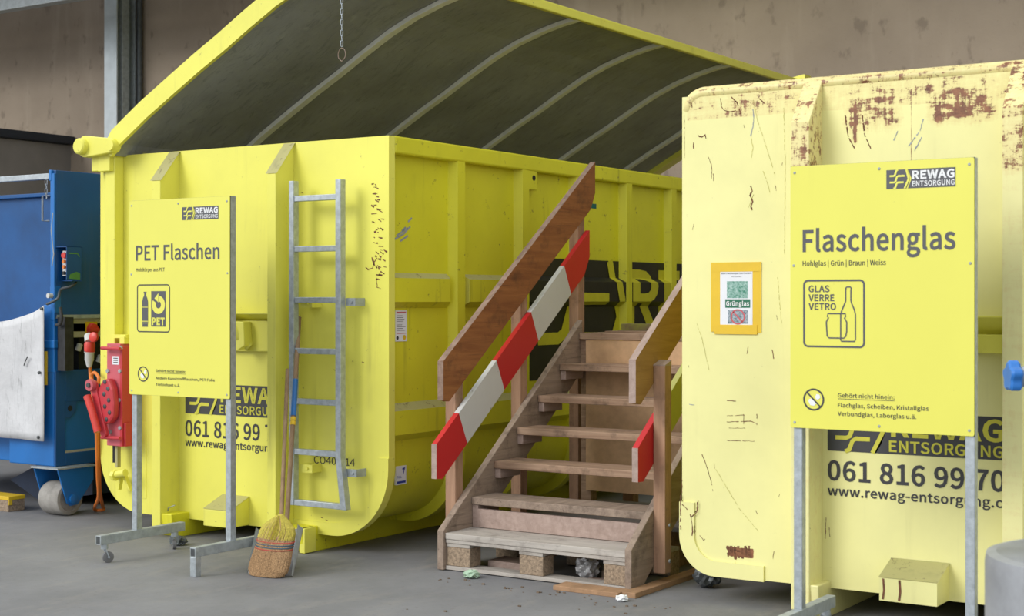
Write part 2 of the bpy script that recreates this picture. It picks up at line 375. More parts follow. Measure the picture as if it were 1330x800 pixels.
# letter outlines (advance;outline;outline...), capital height about 1027
GLYPHS = {
    ' ': '314;',
    ',': '389;105,-266 214,-196 285,-97 310,27 297,107 260,158 202,176 154,166 119,135 105,87 118,39 152,8 199,-3 214,-1 197,-79 149,-143 74,-190',
    '-': '486;64,343 423,343 423,441 64,441',
    '.': '389;195,-18 241,-6 274,28 287,78 274,130 241,164 195,176 148,164 115,130 102,78 115,28 148,-6',
    '0': '777;389,-18 559,41 669,219 709,517 669,812 559,987 389,1045 219,987 109,812 70,517 109,219 219,41;389,85 287,130 218,271 193,517 218,761 287,900 389,944 492,900 560,761 585,517 560,271 492,130',
    '1': '777;123,0 686,0 686,106 480,106 480,1027 382,1027 322,997 253,973 169,954 169,873 353,873 353,106 123,106',
    '4': '777;476,0 597,0 597,283 734,283 734,385 597,385 597,1027 455,1027 28,367 28,283 476,283;476,385 161,385 395,735 478,887 483,887',
    '6': '777;422,-18 569,24 676,140 717,315 682,495 583,602 431,637 350,622 269,580 199,514 238,766 333,900 464,940 524,930 580,903 626,861 699,940 635,994 555,1031 458,1045 271,990 133,813 78,490 124,208 245,38;202,412 272,488 343,529 410,542 514,514 575,436 595,315 572,193 510,112 422,83 310,121 236,232',
    '7': '777;277,0 410,0 442,356 530,656 711,950 711,1027 69,1027 69,917 567,917 406,642 316,349',
    '8': '777;392,-18 561,17 672,112 713,246 688,368 625,455 541,517 541,524 603,585 655,670 676,772 642,912 546,1007 395,1042 251,1009 151,918 113,782 133,684 183,605 252,545 252,539 162,474 92,378 64,255 107,114 223,17;462,557 348,610 263,680 230,782 251,869 309,926 394,947 487,922 546,857 567,765 555,691 520,622;394,77 283,102 206,169 178,266 196,358 246,436 319,499 455,439 553,364 591,251 566,160 498,99',
    '9': '777;329,-18 511,39 648,223 702,557 656,829 533,991 356,1045 209,1003 102,887 62,711 97,534 195,426 345,389 430,405 511,448 581,514 540,262 448,128 325,88 260,98 201,125 151,167 81,87 146,33 228,-4;580,622 509,543 436,498 366,485 264,513 203,592 182,711 205,835 268,916 357,945 470,908 545,800',
    ':': '389;195,546 241,559 274,593 287,644 274,695 241,730 195,742 148,730 115,695 102,644 115,593 148,559;195,-18 241,-6 274,28 287,78 274,130 241,164 195,176 148,164 115,130 102,78 115,28 148,-6',
    'A': '852;6,0 136,0 235,314 611,314 709,0 846,0 497,1027 353,1027;268,416 420,922 426,922 578,416',
    'B': '920;141,0 468,0 671,33 807,133 857,301 830,422 757,503 648,546 648,553 730,602 781,680 798,776 753,921 629,1002 445,1027 141,1027;270,591 270,924 429,924 563,908 644,855 671,759 646,669 566,611 423,591;270,104 270,490 450,490 603,471 697,410 730,305 696,191 601,125 450,104',
    'C': '894;528,-18 651,-1 755,49 843,129 772,211 703,149 624,109 534,95 364,147 254,292 214,517 255,738 368,881 538,931 619,919 689,885 748,835 818,919 746,981 652,1027 536,1045 303,981 141,798 81,513 140,227 298,45',
    'E': '825;141,0 748,0 748,111 270,111 270,485 660,485 660,595 270,595 270,917 732,917 732,1027 141,1027',
    'F': '773;141,0 270,0 270,461 662,461 662,570 270,570 270,917 732,917 732,1027 141,1027',
    'G': '965;545,-18 673,-3 781,39 861,101 861,532 524,532 524,424 742,424 742,155 692,123 629,102 557,95 371,147 254,292 214,517 257,738 375,881 556,931 647,918 720,883 777,835 847,919 776,979 679,1026 552,1045 309,981 143,798 81,513 141,227 304,45',
    'H': '1020;141,0 270,0 270,485 749,485 749,0 880,0 880,1027 749,1027 749,597 270,597 270,1027 141,1027',
    'I': '410;141,0 270,0 270,1027 141,1027',
    'K': '905;141,0 270,0 270,325 447,535 755,0 899,0 528,637 850,1027 703,1027 273,511 270,511 270,1027 141,1027',
    'L': '761;141,0 720,0 720,111 270,111 270,1027 141,1027',
    'N': '1013;141,0 263,0 261,647 248,860 254,860 364,648 738,0 871,0 871,1027 748,1027 748,493 766,168 759,168 648,380 273,1027 141,1027',
    'O': '1039;520,-18 748,47 902,232 958,517 902,800 748,981 520,1045 291,981 138,800 81,517 138,232 291,47;520,95 358,148 252,294 214,517 252,738 358,881 520,931 681,881 787,738 825,517 787,294 681,148',
    'P': '887;141,0 270,0 270,409 440,409 638,443 770,547 818,725 769,903 636,998 434,1027 141,1027;270,514 270,922 417,922 568,904 659,843 689,725 660,605 572,536 423,514',
    'R': '889;270,539 270,922 443,922 579,904 663,846 692,739 663,628 579,561 443,539;704,0 850,0 590,450 711,504 792,600 821,739 774,909 648,999 462,1027 141,1027 141,0 270,0 270,436 455,436',
    'S': '835;426,-18 611,21 732,125 775,273 746,401 671,487 563,548 338,648 273,701 246,783 270,862 337,913 438,931 527,920 605,887 672,836 739,919 657,984 555,1029 438,1045 272,1010 157,914 115,773 148,647 227,563 324,510 471,445 559,402 620,347 643,262 617,174 543,116 427,95 323,111 226,155 144,223 67,133 167,53 288,0',
    'T': '839;354,0 485,0 485,917 796,917 796,1027 43,1027 43,917 354,917',
    'U': '1010;506,-18 694,23 825,162 874,423 874,1027 749,1027 749,420 716,226 629,125 506,95 384,125 298,226 266,420 266,1027 137,1027 137,423 186,162 317,23',
    'V': '805;329,0 479,0 805,1027 674,1027 409,132 403,132 137,1027 1,1027',
    'W': '1230;254,0 408,0 612,853 618,853 668,619 824,0 980,0 1192,1027 1069,1027 958,468 902,134 894,134 821,468 678,1027 559,1027 417,468 345,134 339,134 169,1027 36,1027',
    'a': '789;304,-18 395,-3 479,36 556,91 560,91 571,0 676,0 676,468 650,633 564,741 413,780 296,764 195,726 115,681 164,592 230,632 307,662 392,674 488,646 536,575 549,482 284,429 132,337 83,197 112,81 190,7;340,85 272,97 224,136 206,206 238,292 346,356 549,396 549,185 478,130 410,97',
    'b': '866;464,-18 626,30 747,170 794,392 759,597 657,732 492,780 407,766 326,727 252,674 258,810 258,1115 129,1115 129,0 231,0 242,78 248,78 318,27 391,-7;443,90 387,97 324,122 258,168 258,569 328,625 395,660 459,672 576,637 641,539 661,391 632,229 555,126',
    'c': '714;429,-18 518,-7 601,26 675,77 619,164 567,126 507,99 440,88 317,125 234,226 204,380 236,533 320,635 444,672 500,664 550,641 595,606 660,690 601,735 528,767 438,780 256,733 124,596 73,380 120,164 247,29',
    'd': '868;388,-18 475,-3 553,36 619,90 623,90 634,0 739,0 739,1115 611,1115 611,822 618,692 552,739 484,769 403,780 241,731 121,593 74,380 113,164 222,29;416,90 302,124 231,224 206,381 236,534 315,635 426,672 488,664 549,639 611,592 611,193 548,135 484,101',
    'e': '776;437,-18 532,-8 615,20 686,59 641,144 583,112 521,91 451,84 323,117 236,209 199,350 711,350 717,423 682,612 578,736 413,780 248,731 122,594 73,380 122,165 252,29;197,441 237,570 315,650 416,678 518,651 582,571 605,441',
    'f': '455;46,657 150,657 150,0 277,0 277,657 438,657 438,761 277,761 277,881 289,963 325,1014 385,1031 471,1010 499,1109 461,1122 418,1130 371,1133 247,1102 174,1016 150,882 150,761 46,754',
    'g': '790;385,-350 590,-313 723,-218 770,-87 741,16 652,75 506,94 356,94 276,105 234,134 223,176 229,213 247,243 272,268 308,253 346,244 384,241 526,273 625,365 662,506 655,568 633,621 601,662 756,662 756,761 492,761 461,771 425,778 384,780 242,747 139,653 99,508 114,424 151,354 199,304 199,298 159,263 128,215 115,157 124,103 148,62 183,32 183,25 123,-24 85,-83 71,-147 112,-258 222,-326;384,328 303,350 245,412 223,508 245,604 303,665 384,686 466,665 524,604 546,508 524,412 465,350;403,-262 285,-245 210,-199 183,-129 191,-85 216,-41 261,0 490,-11 575,-20 627,-51 644,-108 614,-183 531,-239',
    'h': '850;129,0 258,0 258,552 328,616 393,655 465,668 547,647 594,581 609,465 609,0 737,0 737,482 712,645 635,746 504,780 408,763 326,717 252,653 258,810 258,1115 129,1115',
    'i': '385;129,0 258,0 258,761 129,761;193,917 238,928 268,958 279,1003 268,1046 238,1075 193,1085 149,1075 120,1046 109,1003 120,958 149,928',
    'k': '773;129,0 255,0 255,200 398,367 620,0 759,0 472,454 725,761 583,761 261,360 255,360 255,1115 129,1115',
    'l': '398;263,-18 294,-17 338,-7 319,91 275,94 262,111 258,143 258,1115 129,1115 129,151 143,59 186,2',
    'n': '854;129,0 258,0 258,552 328,616 393,655 465,668 547,647 594,581 609,465 609,0 737,0 737,482 712,645 635,746 504,780 408,763 324,716 246,650 234,761 129,761',
    'o': '849;424,-18 598,29 726,164 776,380 726,596 598,733 424,780 250,733 123,596 73,380 123,164 250,29;424,88 309,125 232,226 204,380 232,533 309,635 424,672 540,635 618,533 646,380 618,226 540,125',
    'p': '868;129,-321 258,-321 258,-63 254,70 323,22 394,-8 464,-18 626,30 747,170 794,392 759,597 657,732 492,780 405,765 323,726 246,672 234,761 129,761;443,90 387,97 324,122 258,168 258,569 328,625 395,660 459,672 576,637 641,539 661,391 632,229 555,126',
    'r': '543;129,0 258,0 258,489 315,592 382,648 448,665 522,653 546,763 522,773 496,779 465,780 384,761 310,706 249,622 246,622 234,761 129,761',
    's': '655;328,-18 479,13 572,94 604,207 568,322 482,392 292,471 232,511 209,570 224,625 271,665 350,681 413,672 470,648 522,613 584,693 518,737 439,768 349,780 207,751 118,674 87,564 121,458 203,390 390,311 455,265 482,200 465,140 416,97 332,81 248,93 175,124 106,172 45,87 126,33 222,-4',
    't': '528;367,-18 415,-14 463,-4 508,10 483,106 426,88 396,85 327,103 290,152 279,231 279,657 486,657 486,761 279,761 279,975 172,975 158,761 38,754 38,657 151,657 151,235 171,102 239,14',
    'u': '850;352,-18 447,-1 529,47 602,119 606,119 616,0 723,0 723,761 595,761 595,221 527,148 461,106 389,92 308,113 261,179 246,294 246,761 118,761 118,279 142,115 219,16',
    'w': '1123;249,0 398,0 557,629 564,629 725,0 881,0 1087,761 964,761 807,109 800,109 627,761 503,761 333,109 326,109 282,321 168,761 38,761',
    'z': '665;49,0 625,0 625,104 210,104 612,692 612,761 92,761 92,657 450,657 49,69',
    '|': '378;144,-391 234,-391 234,1174 144,1174',
    'ä': '789;304,-18 395,-3 479,36 556,91 560,91 571,0 676,0 676,468 650,633 564,741 413,780 296,764 195,726 115,681 164,592 230,632 307,662 392,674 488,646 536,575 549,482 284,429 132,337 83,197 112,81 190,7;340,85 272,97 224,136 206,206 238,292 346,356 549,396 549,185 478,130 410,97;268,920 308,930 336,958 346,997 336,1036 308,1064 268,1074 228,1064 200,1036 190,997 200,958 228,930;569,920 609,930 637,958 647,997 637,1036 609,1064 569,1074 528,1064 501,1036 490,997 501,958 528,930',
    'ö': '849;424,-18 598,29 726,164 776,380 726,596 598,733 424,780 250,733 123,596 73,380 123,164 250,29;424,88 309,125 232,226 204,380 232,533 309,635 424,672 540,635 618,533 646,380 618,226 540,125;275,920 314,930 341,958 352,997 341,1036 314,1064 275,1074 234,1064 207,1036 197,997 207,958 234,930;574,920 614,930 641,958 651,997 641,1036 614,1064 574,1074 534,1064 507,1036 497,997 507,958 534,930',
    'ü': '850;352,-18 447,-1 529,47 602,119 606,119 616,0 723,0 723,761 595,761 595,221 527,148 461,106 389,92 308,113 261,179 246,294 246,761 118,761 118,279 142,115 219,16;273,920 313,930 341,958 352,997 341,1036 313,1064 273,1074 234,1064 206,1036 196,997 206,958 234,930;574,920 614,930 642,958 653,997 642,1036 614,1064 574,1074 535,1064 508,1036 497,997 508,958 535,930',
}

def glyph_loops(body, bold):
    x = 0.0; out = []
    for c in body:
        r = GLYPHS[c].split(';')
        for lp in [q for q in r[1:] if q]:
            out.append([((x + int(u)) / 1000, int(v) / 1000) for u, v in (q.split(',') for q in lp.split(' '))])
        x += int(r[0]) + bold * 1400
    return out
def text_faces(body, bold=0.0):
    """flat letters; bold > 0 thickens every stroke by that much on each side"""
    loops = glyph_loops(body, bold)
    cu = bpy.data.curves.new('lettering', 'CURVE'); cu.dimensions = '2D'; cu.fill_mode = 'BOTH'
    for P in loops:
        sp = cu.splines.new('POLY'); sp.points.add(len(P) - 1); sp.use_cyclic_u = True
        for i, (u, v) in enumerate(P): sp.points[i].co = (u, v, 0, 1)
    o = bpy.data.objects.new('lettering', cu); COL.objects.link(o)
    bpy.context.view_layer.update()
    dg = bpy.context.evaluated_depsgraph_get(); me = bpy.data.meshes.new_from_object(o.evaluated_get(dg))
    V = [(v.co.x, v.co.y) for v in me.vertices]; Fc = [tuple(p.vertices) for p in me.polygons]
    bpy.data.objects.remove(o); bpy.data.curves.remove(cu); bpy.data.meshes.remove(me)
    nf = len(V)
    if bold > 0:
        for P in loops:
            n = len(P); k0 = len(V)
            for i in range(n):
                p, q, r = Vector(P[i - 1]), Vector(P[i]), Vector(P[(i + 1) % n]); t0 = (q - p).normalized(); t1 = (r - q).normalized()
                t = t0 + t1; t = t.normalized() if t.length > 1e-4 else t0; nn = Vector((-t.y, t.x)); d = max(0.55, nn.dot(Vector((-t0.y, t0.x))))
                for sg in (1, -1): V.append(tuple(q + nn * (sg * bold / d)))
            for i in range(n): a, b = k0 + 2 * i, k0 + 2 * ((i + 1) % n); Fc.append((a, a + 1, b + 1, b))
    return V, Fc, nf
def add_text(mb, body, a0, a1, zb, zc, fn, bold=0.0):
    """lettering from a0 to a1 along the wall, baseline zb, capital height up to zc; fn(a, z) -> 3D point"""
    bold = bold * 2.2
    V, Fc, nf = text_faces(body, bold); lo, hi = -bold, 1.027 + bold
    xs = [v[0] for v in V]; mn, mx = min(xs), max(xs); sx = (a1 - a0) / (mx - mn); sz = (zc - zb) / (hi - lo)
    o0, oa, oz = Vector(fn(0, 0)), Vector(fn(1, 0)), Vector(fn(0, 1)); nv = (oa - o0).cross(oz - o0) * 0.0004
    vs = [mb.bm.verts.new(Vector(fn(a0 + (x - mn) * sx, zb + (y - lo) * sz)) + (nv if i >= nf else nv * 0)) for i, (x, y) in enumerate(V)]
    for f in Fc: mb.face([vs[i] for i in f])
def front(Y): return lambda a, z: (a, Y, z)

def round_rect(x0, x1, z0, z1, r, seg=6):
    pts = []
    for (cx, cz, a) in ((x1 - r, z0 + r, -90), (x1 - r, z1 - r, 0), (x0 + r, z1 - r, 90), (x0 + r, z0 + r, 180)):
        for k in range(seg + 1):
            t = math.radians(a + 90 * k / seg); pts.append((cx + r * math.cos(t), cz + r * math.sin(t)))
    return pts
def loop_stroke(mb, pts, w, Y):
    """closed outline drawn as a flat band on plane y = Y"""
    P = [Vector((p[0], Y, p[1])) for p in pts]; n = len(P); A = []; B = []
    for i in range(n):
        t = (P[(i + 1) % n] - P[i - 1]).normalized(); q = Vector((t.z, 0, -t.x)); A.append(P[i] + q * (w / 2)); B.append(P[i] - q * (w / 2))
    mb.strip(A + [A[0]], B + [B[0]])

def emblem(dark, light, x0, x1, z0, z1, Y, fn=None, d=0.0015):
    """the interlaced letter mark left of the firm's name; unit square -> wall"""
    if fn is None: fn = lambda a, z, e: (a, Y - e, z)
    U = lambda u, v, e=0.0: fn(x0 + (x1 - x0) * u, z0 + (z1 - z0) * v, e)
    n = Vector(fn(0, 0, 1.0)) - Vector(fn(0, 0, 0.0))
    dark.poly([U(*p) for p in ((0, 0), (0.84, 0), (0.93, 0.22), (1.0, 0.5), (0.93, 0.78), (0.84, 1), (0, 1))])
    w = (z1 - z0) * 0.10
    for pl in (((0.14, 0.335), (0.33, 0.335), (0.39, 0.38), (0.455, 0.62), (0.515, 0.665), (0.78, 0.665)),
               ((0.31, 0.0), (0.38, 0.05), (0.44, 0.27), (0.50, 0.325), (0.74, 0.325)),
               ((0.14, 0.675), (0.31, 0.675), (0.37, 0.73), (0.43, 0.95), (0.50, 1.0)),
               ((0.85, 1.0), (0.955, 0.5), (0.78, 0.0))):
        light.ribbon([U(a, b, d) for a, b in pl], w, n); d += 0.0002

# ================================================================== THE SETTING
def struct(name, mb, mat, **k):
    o = mb.build(name, mat, **k); o['kind'] = 'structure'; return o
struct('floor', MB().box(-34, 16, -9, 16, -0.2, 0.0), 'floor')
struct('wall_back', MB().box(-34, 16, 15.0, 15.3, 0, 6.8), 'wall')
struct('ceiling', MB().box(-34, 16, 11.5, 15.3, 6.75, 6.95), plain('roof_sheet', (0.16, 0.15, 0.14), 0.8))  # only a rear strip of roof, cut back so open sky lights the floor
struct('wall_left', MB().box(-17.95, -17.64, 9.0, 15.0, 0, 3.86), 'concrete_light')
struct('trim_1', MB().box(-18.1, -17.52, 8.9, 14.98, 3.87, 3.985), plain('dark_blue_coping', (0.012, 0.018, 0.03), 0.5), bevel=0.01)
# steel roof girder running along the back wall
g = MB()
gz = aty(0, 16, 13.6).z
g.box(-30, 10, 13.52, 13.68, gz, gz + 0.02); g.box(-30, 10, 13.59, 13.61, gz + 0.02, gz + 0.30); g.box(-30, 10, 13.52, 13.68, gz + 0.30, gz + 0.32)
struct('trim_2', g, 'galv_dull')
# galvanised column in front of the back wall
t = thing('steel_column', (-16.32, 14.75, 0), 'tall galvanised steel column against the brown concrete wall', 'column')
MB().box(-16.45, -16.20, 14.58, 14.60, 0, 6.75).build('front_flange', plain('bright_zinc', (0.56, 0.62, 0.65), 0.55, 0.1, 0.08, 5), t)
MB().box(-16.335, -16.315, 14.60, 14.92, 0, 6.75).build('web', 'galv_dull', t)
MB().box(-16.45, -16.20, 14.92, 14.94, 0, 6.75).build('rear_flange', 'galv_dull', t)
MB().box(-16.315, -16.215, 14.70, 14.83, 0, 6.75).build('cable_channel', 'galv_dull', t, bevel=0.006)
ident(MB().tube([(-16.12, 14.93, 0.02), (-16.12, 14.93, 6.7)], 0.04, 14).build('drain_pipe', 'steel_dark', smooth='auto'), 'thin vertical steel pipe right beside the galvanised column', 'pipe')

# ================================================================== YELLOW CONTAINER WITH RAISED LID
PY, RYF = 7.375, 7.20          # front panel plane, front of the ribs and skids
AX0, AX1, AZ0, AZ1, AEND = -8.36, -5.767, 0.112, 2.612, 14.15
A = thing('roll_off_container', (-7.1, 7.2, 0), 'bright yellow roll-off container with raised dark lid and ladder on its front', 'container', 'yellow roll-off containers')
def u_section(x0, x1, z0, z1, rl, rr, seg=16):
    p = [(x0, z1)]
    for k in range(seg + 1):
        a = math.pi + (math.pi / 2) * k / seg; p.append((x0 + rl + rl * math.cos(a), z0 + rl + rl * math.sin(a)))
    for k in range(seg + 1):
        a = 1.5 * math.pi + (math.pi / 2) * k / seg; p.append((x1 - rr + rr * math.cos(a), z0 + rr + rr * math.sin(a)))
    p.append((x1, z1)); return p
secA = u_section(AX0, AX1, AZ0, AZ1, 0.40, 0.44)
fp = MB(); fp.prism(secA, 1, PY, PY + 0.06)
# scratches and flaked paint on the front panel
fp.mi = 1
SR = random.Random(21)
def scr(mb, pts, w=0.006, Y=PY, e=0.0012):
    """one scratch: an uneven, broken, thin stroke"""
    fine = []
    for (x0, y0), (x1, y1) in zip(pts, pts[1:]):
        n = max(1, int(math.hypot(x1 - x0, y1 - y0) / 2.5))
        for k in range(n): fine.append((x0 + (x1 - x0) * k / n + SR.uniform(-0.35, 0.35) * (n > 1), y0 + (y1 - y0) * k / n + SR.uniform(-0.3, 0.3) * (n > 1)))
    fine.append(pts[-1]); run = []
    def flush():
        if len(run) > 1: mb.ribbon([tuple(aty(x, y, Y) + Vector((0, -e, 0))) for x, y in run], [w * SR.uniform(0.22, 0.75) for _ in run], (0, -1, 0))
        run.clear()
    for p in fine:
        run.append(p)
        if len(fine) > 5 and SR.random() < 0.14: flush()
    flush()
for i in range(26):
    y = 240 + i * 4.9 + random.uniform(-2, 2); x = 493 + random.uniform(-4, 4) - (3 if i < 12 else 0)
    for j in range(2):
        xx = x + random.uniform(-5, 3); scr(fp, [(xx, y), (xx + random.uniform(1, 5), y + random.uniform(-1, 4))], random.uniform(0.006, 0.022))
scr(fp, [(490, 335), (486, 341), (484, 348), (478, 350), (475, 347)], 0.012); scr(fp, [(483, 334), (487, 345)], 0.02); scr(fp, [(489, 358), (490, 373), (495, 375)], 0.007)
for (x, y) in ((357, 505), (358, 510), (417, 672), (423, 675), (391, 250), (412, 600), (470, 470), (433, 480)): scr(fp, [(x, y), (x + 3, y + 1)], 0.008)
fpo = fp.build('front_panel', ['yellow', 'rust'], A)
# reinforcement plate round the lower right corner
rp = MB(); out = u_section(AX0, AX1 + 0.004, AZ0 - 0.004, AZ1, 0.40, 0.444); inn = u_section(AX0, AX1 - 0.075, AZ0 + 0.075, AZ1, 0.40, 0.37)
oa = [(AX1 + 0.004, 0.62)] + out[-2:17:-1]; ia = [(AX1 - 0.075, 0.62)] + inn[-2:17:-1]
oa.append((-6.55, AZ0 - 0.004)); ia.append((-6.55, AZ0 + 0.075))
rp.prism(oa + ia[::-1], 1, PY - 0.012, PY + 0.055)
rp.build('corner_reinforcement', 'yellow', A)
# side shell behind the front plate: recessed sheet with rounded bottom edge
SX = AX1 - 0.065
shell = u_section(AX0 + 0.06, SX, AZ0 + 0.055, AZ1 - 0.02, 0.36, 0.40)
sh = MB()
pa = [(x, PY + 0.06, z) for x, z in shell]; pb = [(x, AEND, z) for x, z in shell]; sh.strip(pa, pb)
def bead_prof(z):
    for (zt, zf, zg, zb) in ((1.768, 1.735, 1.585, 1.545), (0.950, 0.905, 0.755, 0.712)):
        if zb <= z <= zt:
            if z > zf: return SX + 0.055 * (zt - z) / (zt - zf)
            if z < zg: return SX + 0.055 * (z - zb) / (zg - zb)
            return SX + 0.055
    return SX
sh.build('side_wall', 'yellow_shaded', A, smooth='auto')
MB().box(AX0 + 0.06, SX, AEND - 0.04, AEND, AZ0 + 0.06, AZ1).build('rear_panel', 'yellow_shaded', A)
MB().box(AX1 - 0.10, AX1 + 0.002, PY + 0.061, AEND, AZ1 - 0.105, AZ1 + 0.004).build('top_rail', 'yellow_shaded', A, bevel=0.012, label='right top rail')
MB().box(AX0, AX0 + 0.10, PY + 0.061, AEND, AZ1 - 0.105, AZ1 + 0.004).build('top_rail', 'yellow_shaded', A, bevel=0.012)
MB().box(AX0 + 0.1, AX1 - 0.1, AEND - 0.1, AEND, AZ1 - 0.105, AZ1 + 0.004).build('top_rail', 'yellow_shaded', A, bevel=0.012)
ribY = [8.075, 8.86, 9.60, 10.36, 11.12, 11.90, 12.65, 13.40, 14.0]
RW = 0.15
for y in ribY:
    m = MB()
    o_ = u_section(AX0, AX1 - 0.002, AZ0 + 0.0, AZ1 - 0.1, 0.40, 0.44); i_ = u_section(AX0 + 0.10, SX - 0.03, AZ0 + 0.09, AZ1 - 0.1, 0.36, 0.36)
    oa = o_[::-1][:19]; ia = i_[::-1][:19]
    # tapered channel: face narrower than foot
    n_ = len(oa); fr = []
    A1 = [m.bm.verts.new((p[0], y + 0.035, p[1])) for p in oa]; A2 = [m.bm.verts.new((p[0], y + RW - 0.03, p[1])) for p in oa]
    B1 = [m.bm.verts.new((p[0], y, p[1])) for p in ia]; B2 = [m.bm.verts.new((p[0], y + RW, p[1])) for p in ia]
    for i in range(n_ - 1):
        m.face([A1[i], A1[i + 1], A2[i + 1], A2[i]]); m.face([B1[i], B1[i + 1], A1[i + 1], A1[i]]); m.face([A2[i], A2[i + 1], B2[i + 1], B2[i]])
    m.face([B1[0], A1[0], A2[0], B2[0]]); m.face([B1[-1], A1[-1], A2[-1], B2[-1]])
    m.build('side_rib', 'yellow_shaded', A)
edges = [PY + 0.06] + [v for y in ribY for v in (y, y + RW)] + [AEND]
for (zt, zf, zg, zb) in ((1.768, 1.735, 1.585, 1.545), (0.950, 0.905, 0.755, 0.712)):
    for k in range(0, len(edges), 2):
        y0, y1 = edges[k], edges[k + 1]
        if y1 - y0 < 0.12: continue
        m = MB(); b = 0.055
        P = lambda y, z, d: m.bm.verts.new((SX + d, y, z))
        e0 = 0.0 if k == 0 else 0.035; e1 = 0.035
        a = [P(y0, zt, 0), P(y1, zt, 0), P(y1 - e1, zf, b), P(y0 + e0, zf, b)]; c = [P(y0 + e0, zg, b), P(y1 - e1, zg, b), P(y1, zb, 0), P(y0, zb, 0)]
        m.mi = 1; m.face(a); m.mi = 0
        m.face([a[3], a[2], c[1], c[0]]); m.face([c[0], c[1], c[2], c[3]])
        m.face([a[0], a[3], c[0], c[3]]); m.face([a[1], c[2], c[1], a[2]])
        m.build('side_bead', ['yellow_shaded', 'yellow_dirty'], A)
# front ribs with slanted tops, skids below
def front_rib(mb, x0, x1, yf, yp, ztop, zf, zb):
    mb.prism([(yf, zb), (yf, zf), (yp, ztop), (yp, zb)], 0, x0, x1)
for (x0, x1) in ((-7.657, -7.576), (-6.612, -6.540)):
    m = MB(); front_rib(m, x0, x1, RYF, PY, AZ1 - 0.005, 2.40, 0.06)
    o = m.build('front_rib', 'yellow', A, bevel=0.004)
    m = MB(); yv = Vector((0, PY - RYF, AZ1 - 0.005 - 2.40)); nrm = Vector((0, -yv.z, yv.y)).normalized() * 0.004
    for (a, b) in ((0, 1),):
        p0 = Vector((x0 - 0.012, RYF, 2.40)) + nrm; p1 = Vector((x1 + 0.012, RYF, 2.40)) + nrm
        m.poly([p0, p1, p1 + yv, p0 + yv])
    m.build('dusty_cap', 'yellow_dirty', o)
for (x0, x1) in ((-7.64, -7.48), (-6.50, -6.33)):
    m = MB(); m.prism([(RYF + 0.01, 0.16), (RYF + 0.02, 0.06), (RYF + 0.09, 0.0), (AEND - 0.3, 0.0), (AEND - 0.3, 0.16)], 0, x0, x1)
    m.build('skid_beam', 'yellow_shaded', A, bevel=0.005)
MB().box(-6.36, -6.315, RYF + 0.02, RYF + 0.13, 0.004, 0.16).build('skid_plate', 'yellow', A, bevel=0.004)
for yy in (8.6, 10.2, 11.8, 13.3): MB().box(-7.48, -6.50, yy, yy + 0.08, 0.04, 0.16).build('cross_member', 'yellow_shaded', A)
# hook bail and its cross plate
m = MB(); m.box(-7.576, -6.612, PY - 0.045, PY - 0.001, 1.262, 1.462); m.prism([(PY - 0.10, 1.505), (PY - 0.10, 1.515), (PY - 0.002, 1.468), (PY - 0.002, 1.458)], 0, -7.576, -6.612)
m.build('hook_cross_plate', 'yellow', A, bevel=0.004)
pth = [(-7.40, PY - 0.05, 1.27), (-7.33, PY - 0.16, 1.40), (-7.24, PY - 0.20, 1.53), (-7.16, PY - 0.205, 1.58), (-7.08, PY - 0.20, 1.555), (-6.99, PY - 0.15, 1.44), (-6.88, PY - 0.05, 1.29)]
m = MB(); m.cable(pth, 0.034, 14); m.build('hook_bail', 'yellow', A, smooth='auto')
m = MB(); m.prism([(-7.04, 1.46), (-6.87, 1.455), (-6.86, 1.30), (-6.92, 1.27)], 1, PY - 0.12, PY - 0.045); m.build('hook_gusset', 'yellow', A, bevel=0.005)
# step box on the centre panel
m = MB(); m.prism([(RYF - 0.01, 0.115), (RYF - 0.01, 0.225), (PY, 0.30), (PY, 0.115)], 0, -7.165, -6.93)
m.build('roller_box', ['yellow'], A, bevel=0.005)
m = MB(); m.poly([(-7.168, RYF - 0.012, 0.2275), (-6.927, RYF - 0.012, 0.2275), (-6.927, PY - 0.002, 0.3025), (-7.168, PY - 0.002, 0.3025)]); m.build('dusty_cover', 'yellow_dirty', A)
# printed firm name, phone number and address between the ribs
PF = PY - 0.002
dk = MB(); lt = MB()
emblem(dk, lt, -7.516, -7.215, 0.828, 1.033, PF)
dk.poly([(x, PF, z) for x, z in ((-7.272, 0.828), (-6.63, 0.828), (-6.63, 1.033), (-7.255, 1.033), (-7.22, 0.93))])
add_text(lt, 'REWAG', -7.185, -6.645, 0.915, 1.02, front(PF - 0.0015), 0.02); add_text(lt, 'ENTSORGUNG', -7.195, -6.645, 0.840, 0.897, front(PF - 0.0015), 0.012)
fn_ = dk.build('name_band', 'print', A, norm=False)
lt.build('name_lettering', 'print_yellow', fn_, norm=False)
m = MB(); add_text(m, '061 816 99 70', -7.516, -6.645, 0.674, 0.782, front(PF), 0.012); m.build('phone_lettering', 'print', A, norm=False)
m = MB(); add_text(m, 'www.rewag-entsorgung.ch', -7.516, -6.62, 0.606, 0.655, front(PF), 0.012); m.build('address_lettering', 'print', A, norm=False)
m = MB(); add_text(m, 'CO40-114', -6.371, -6.035, 0.556, 0.602, front(PF), 0.0); m.build('number_lettering', 'print', A, norm=False)
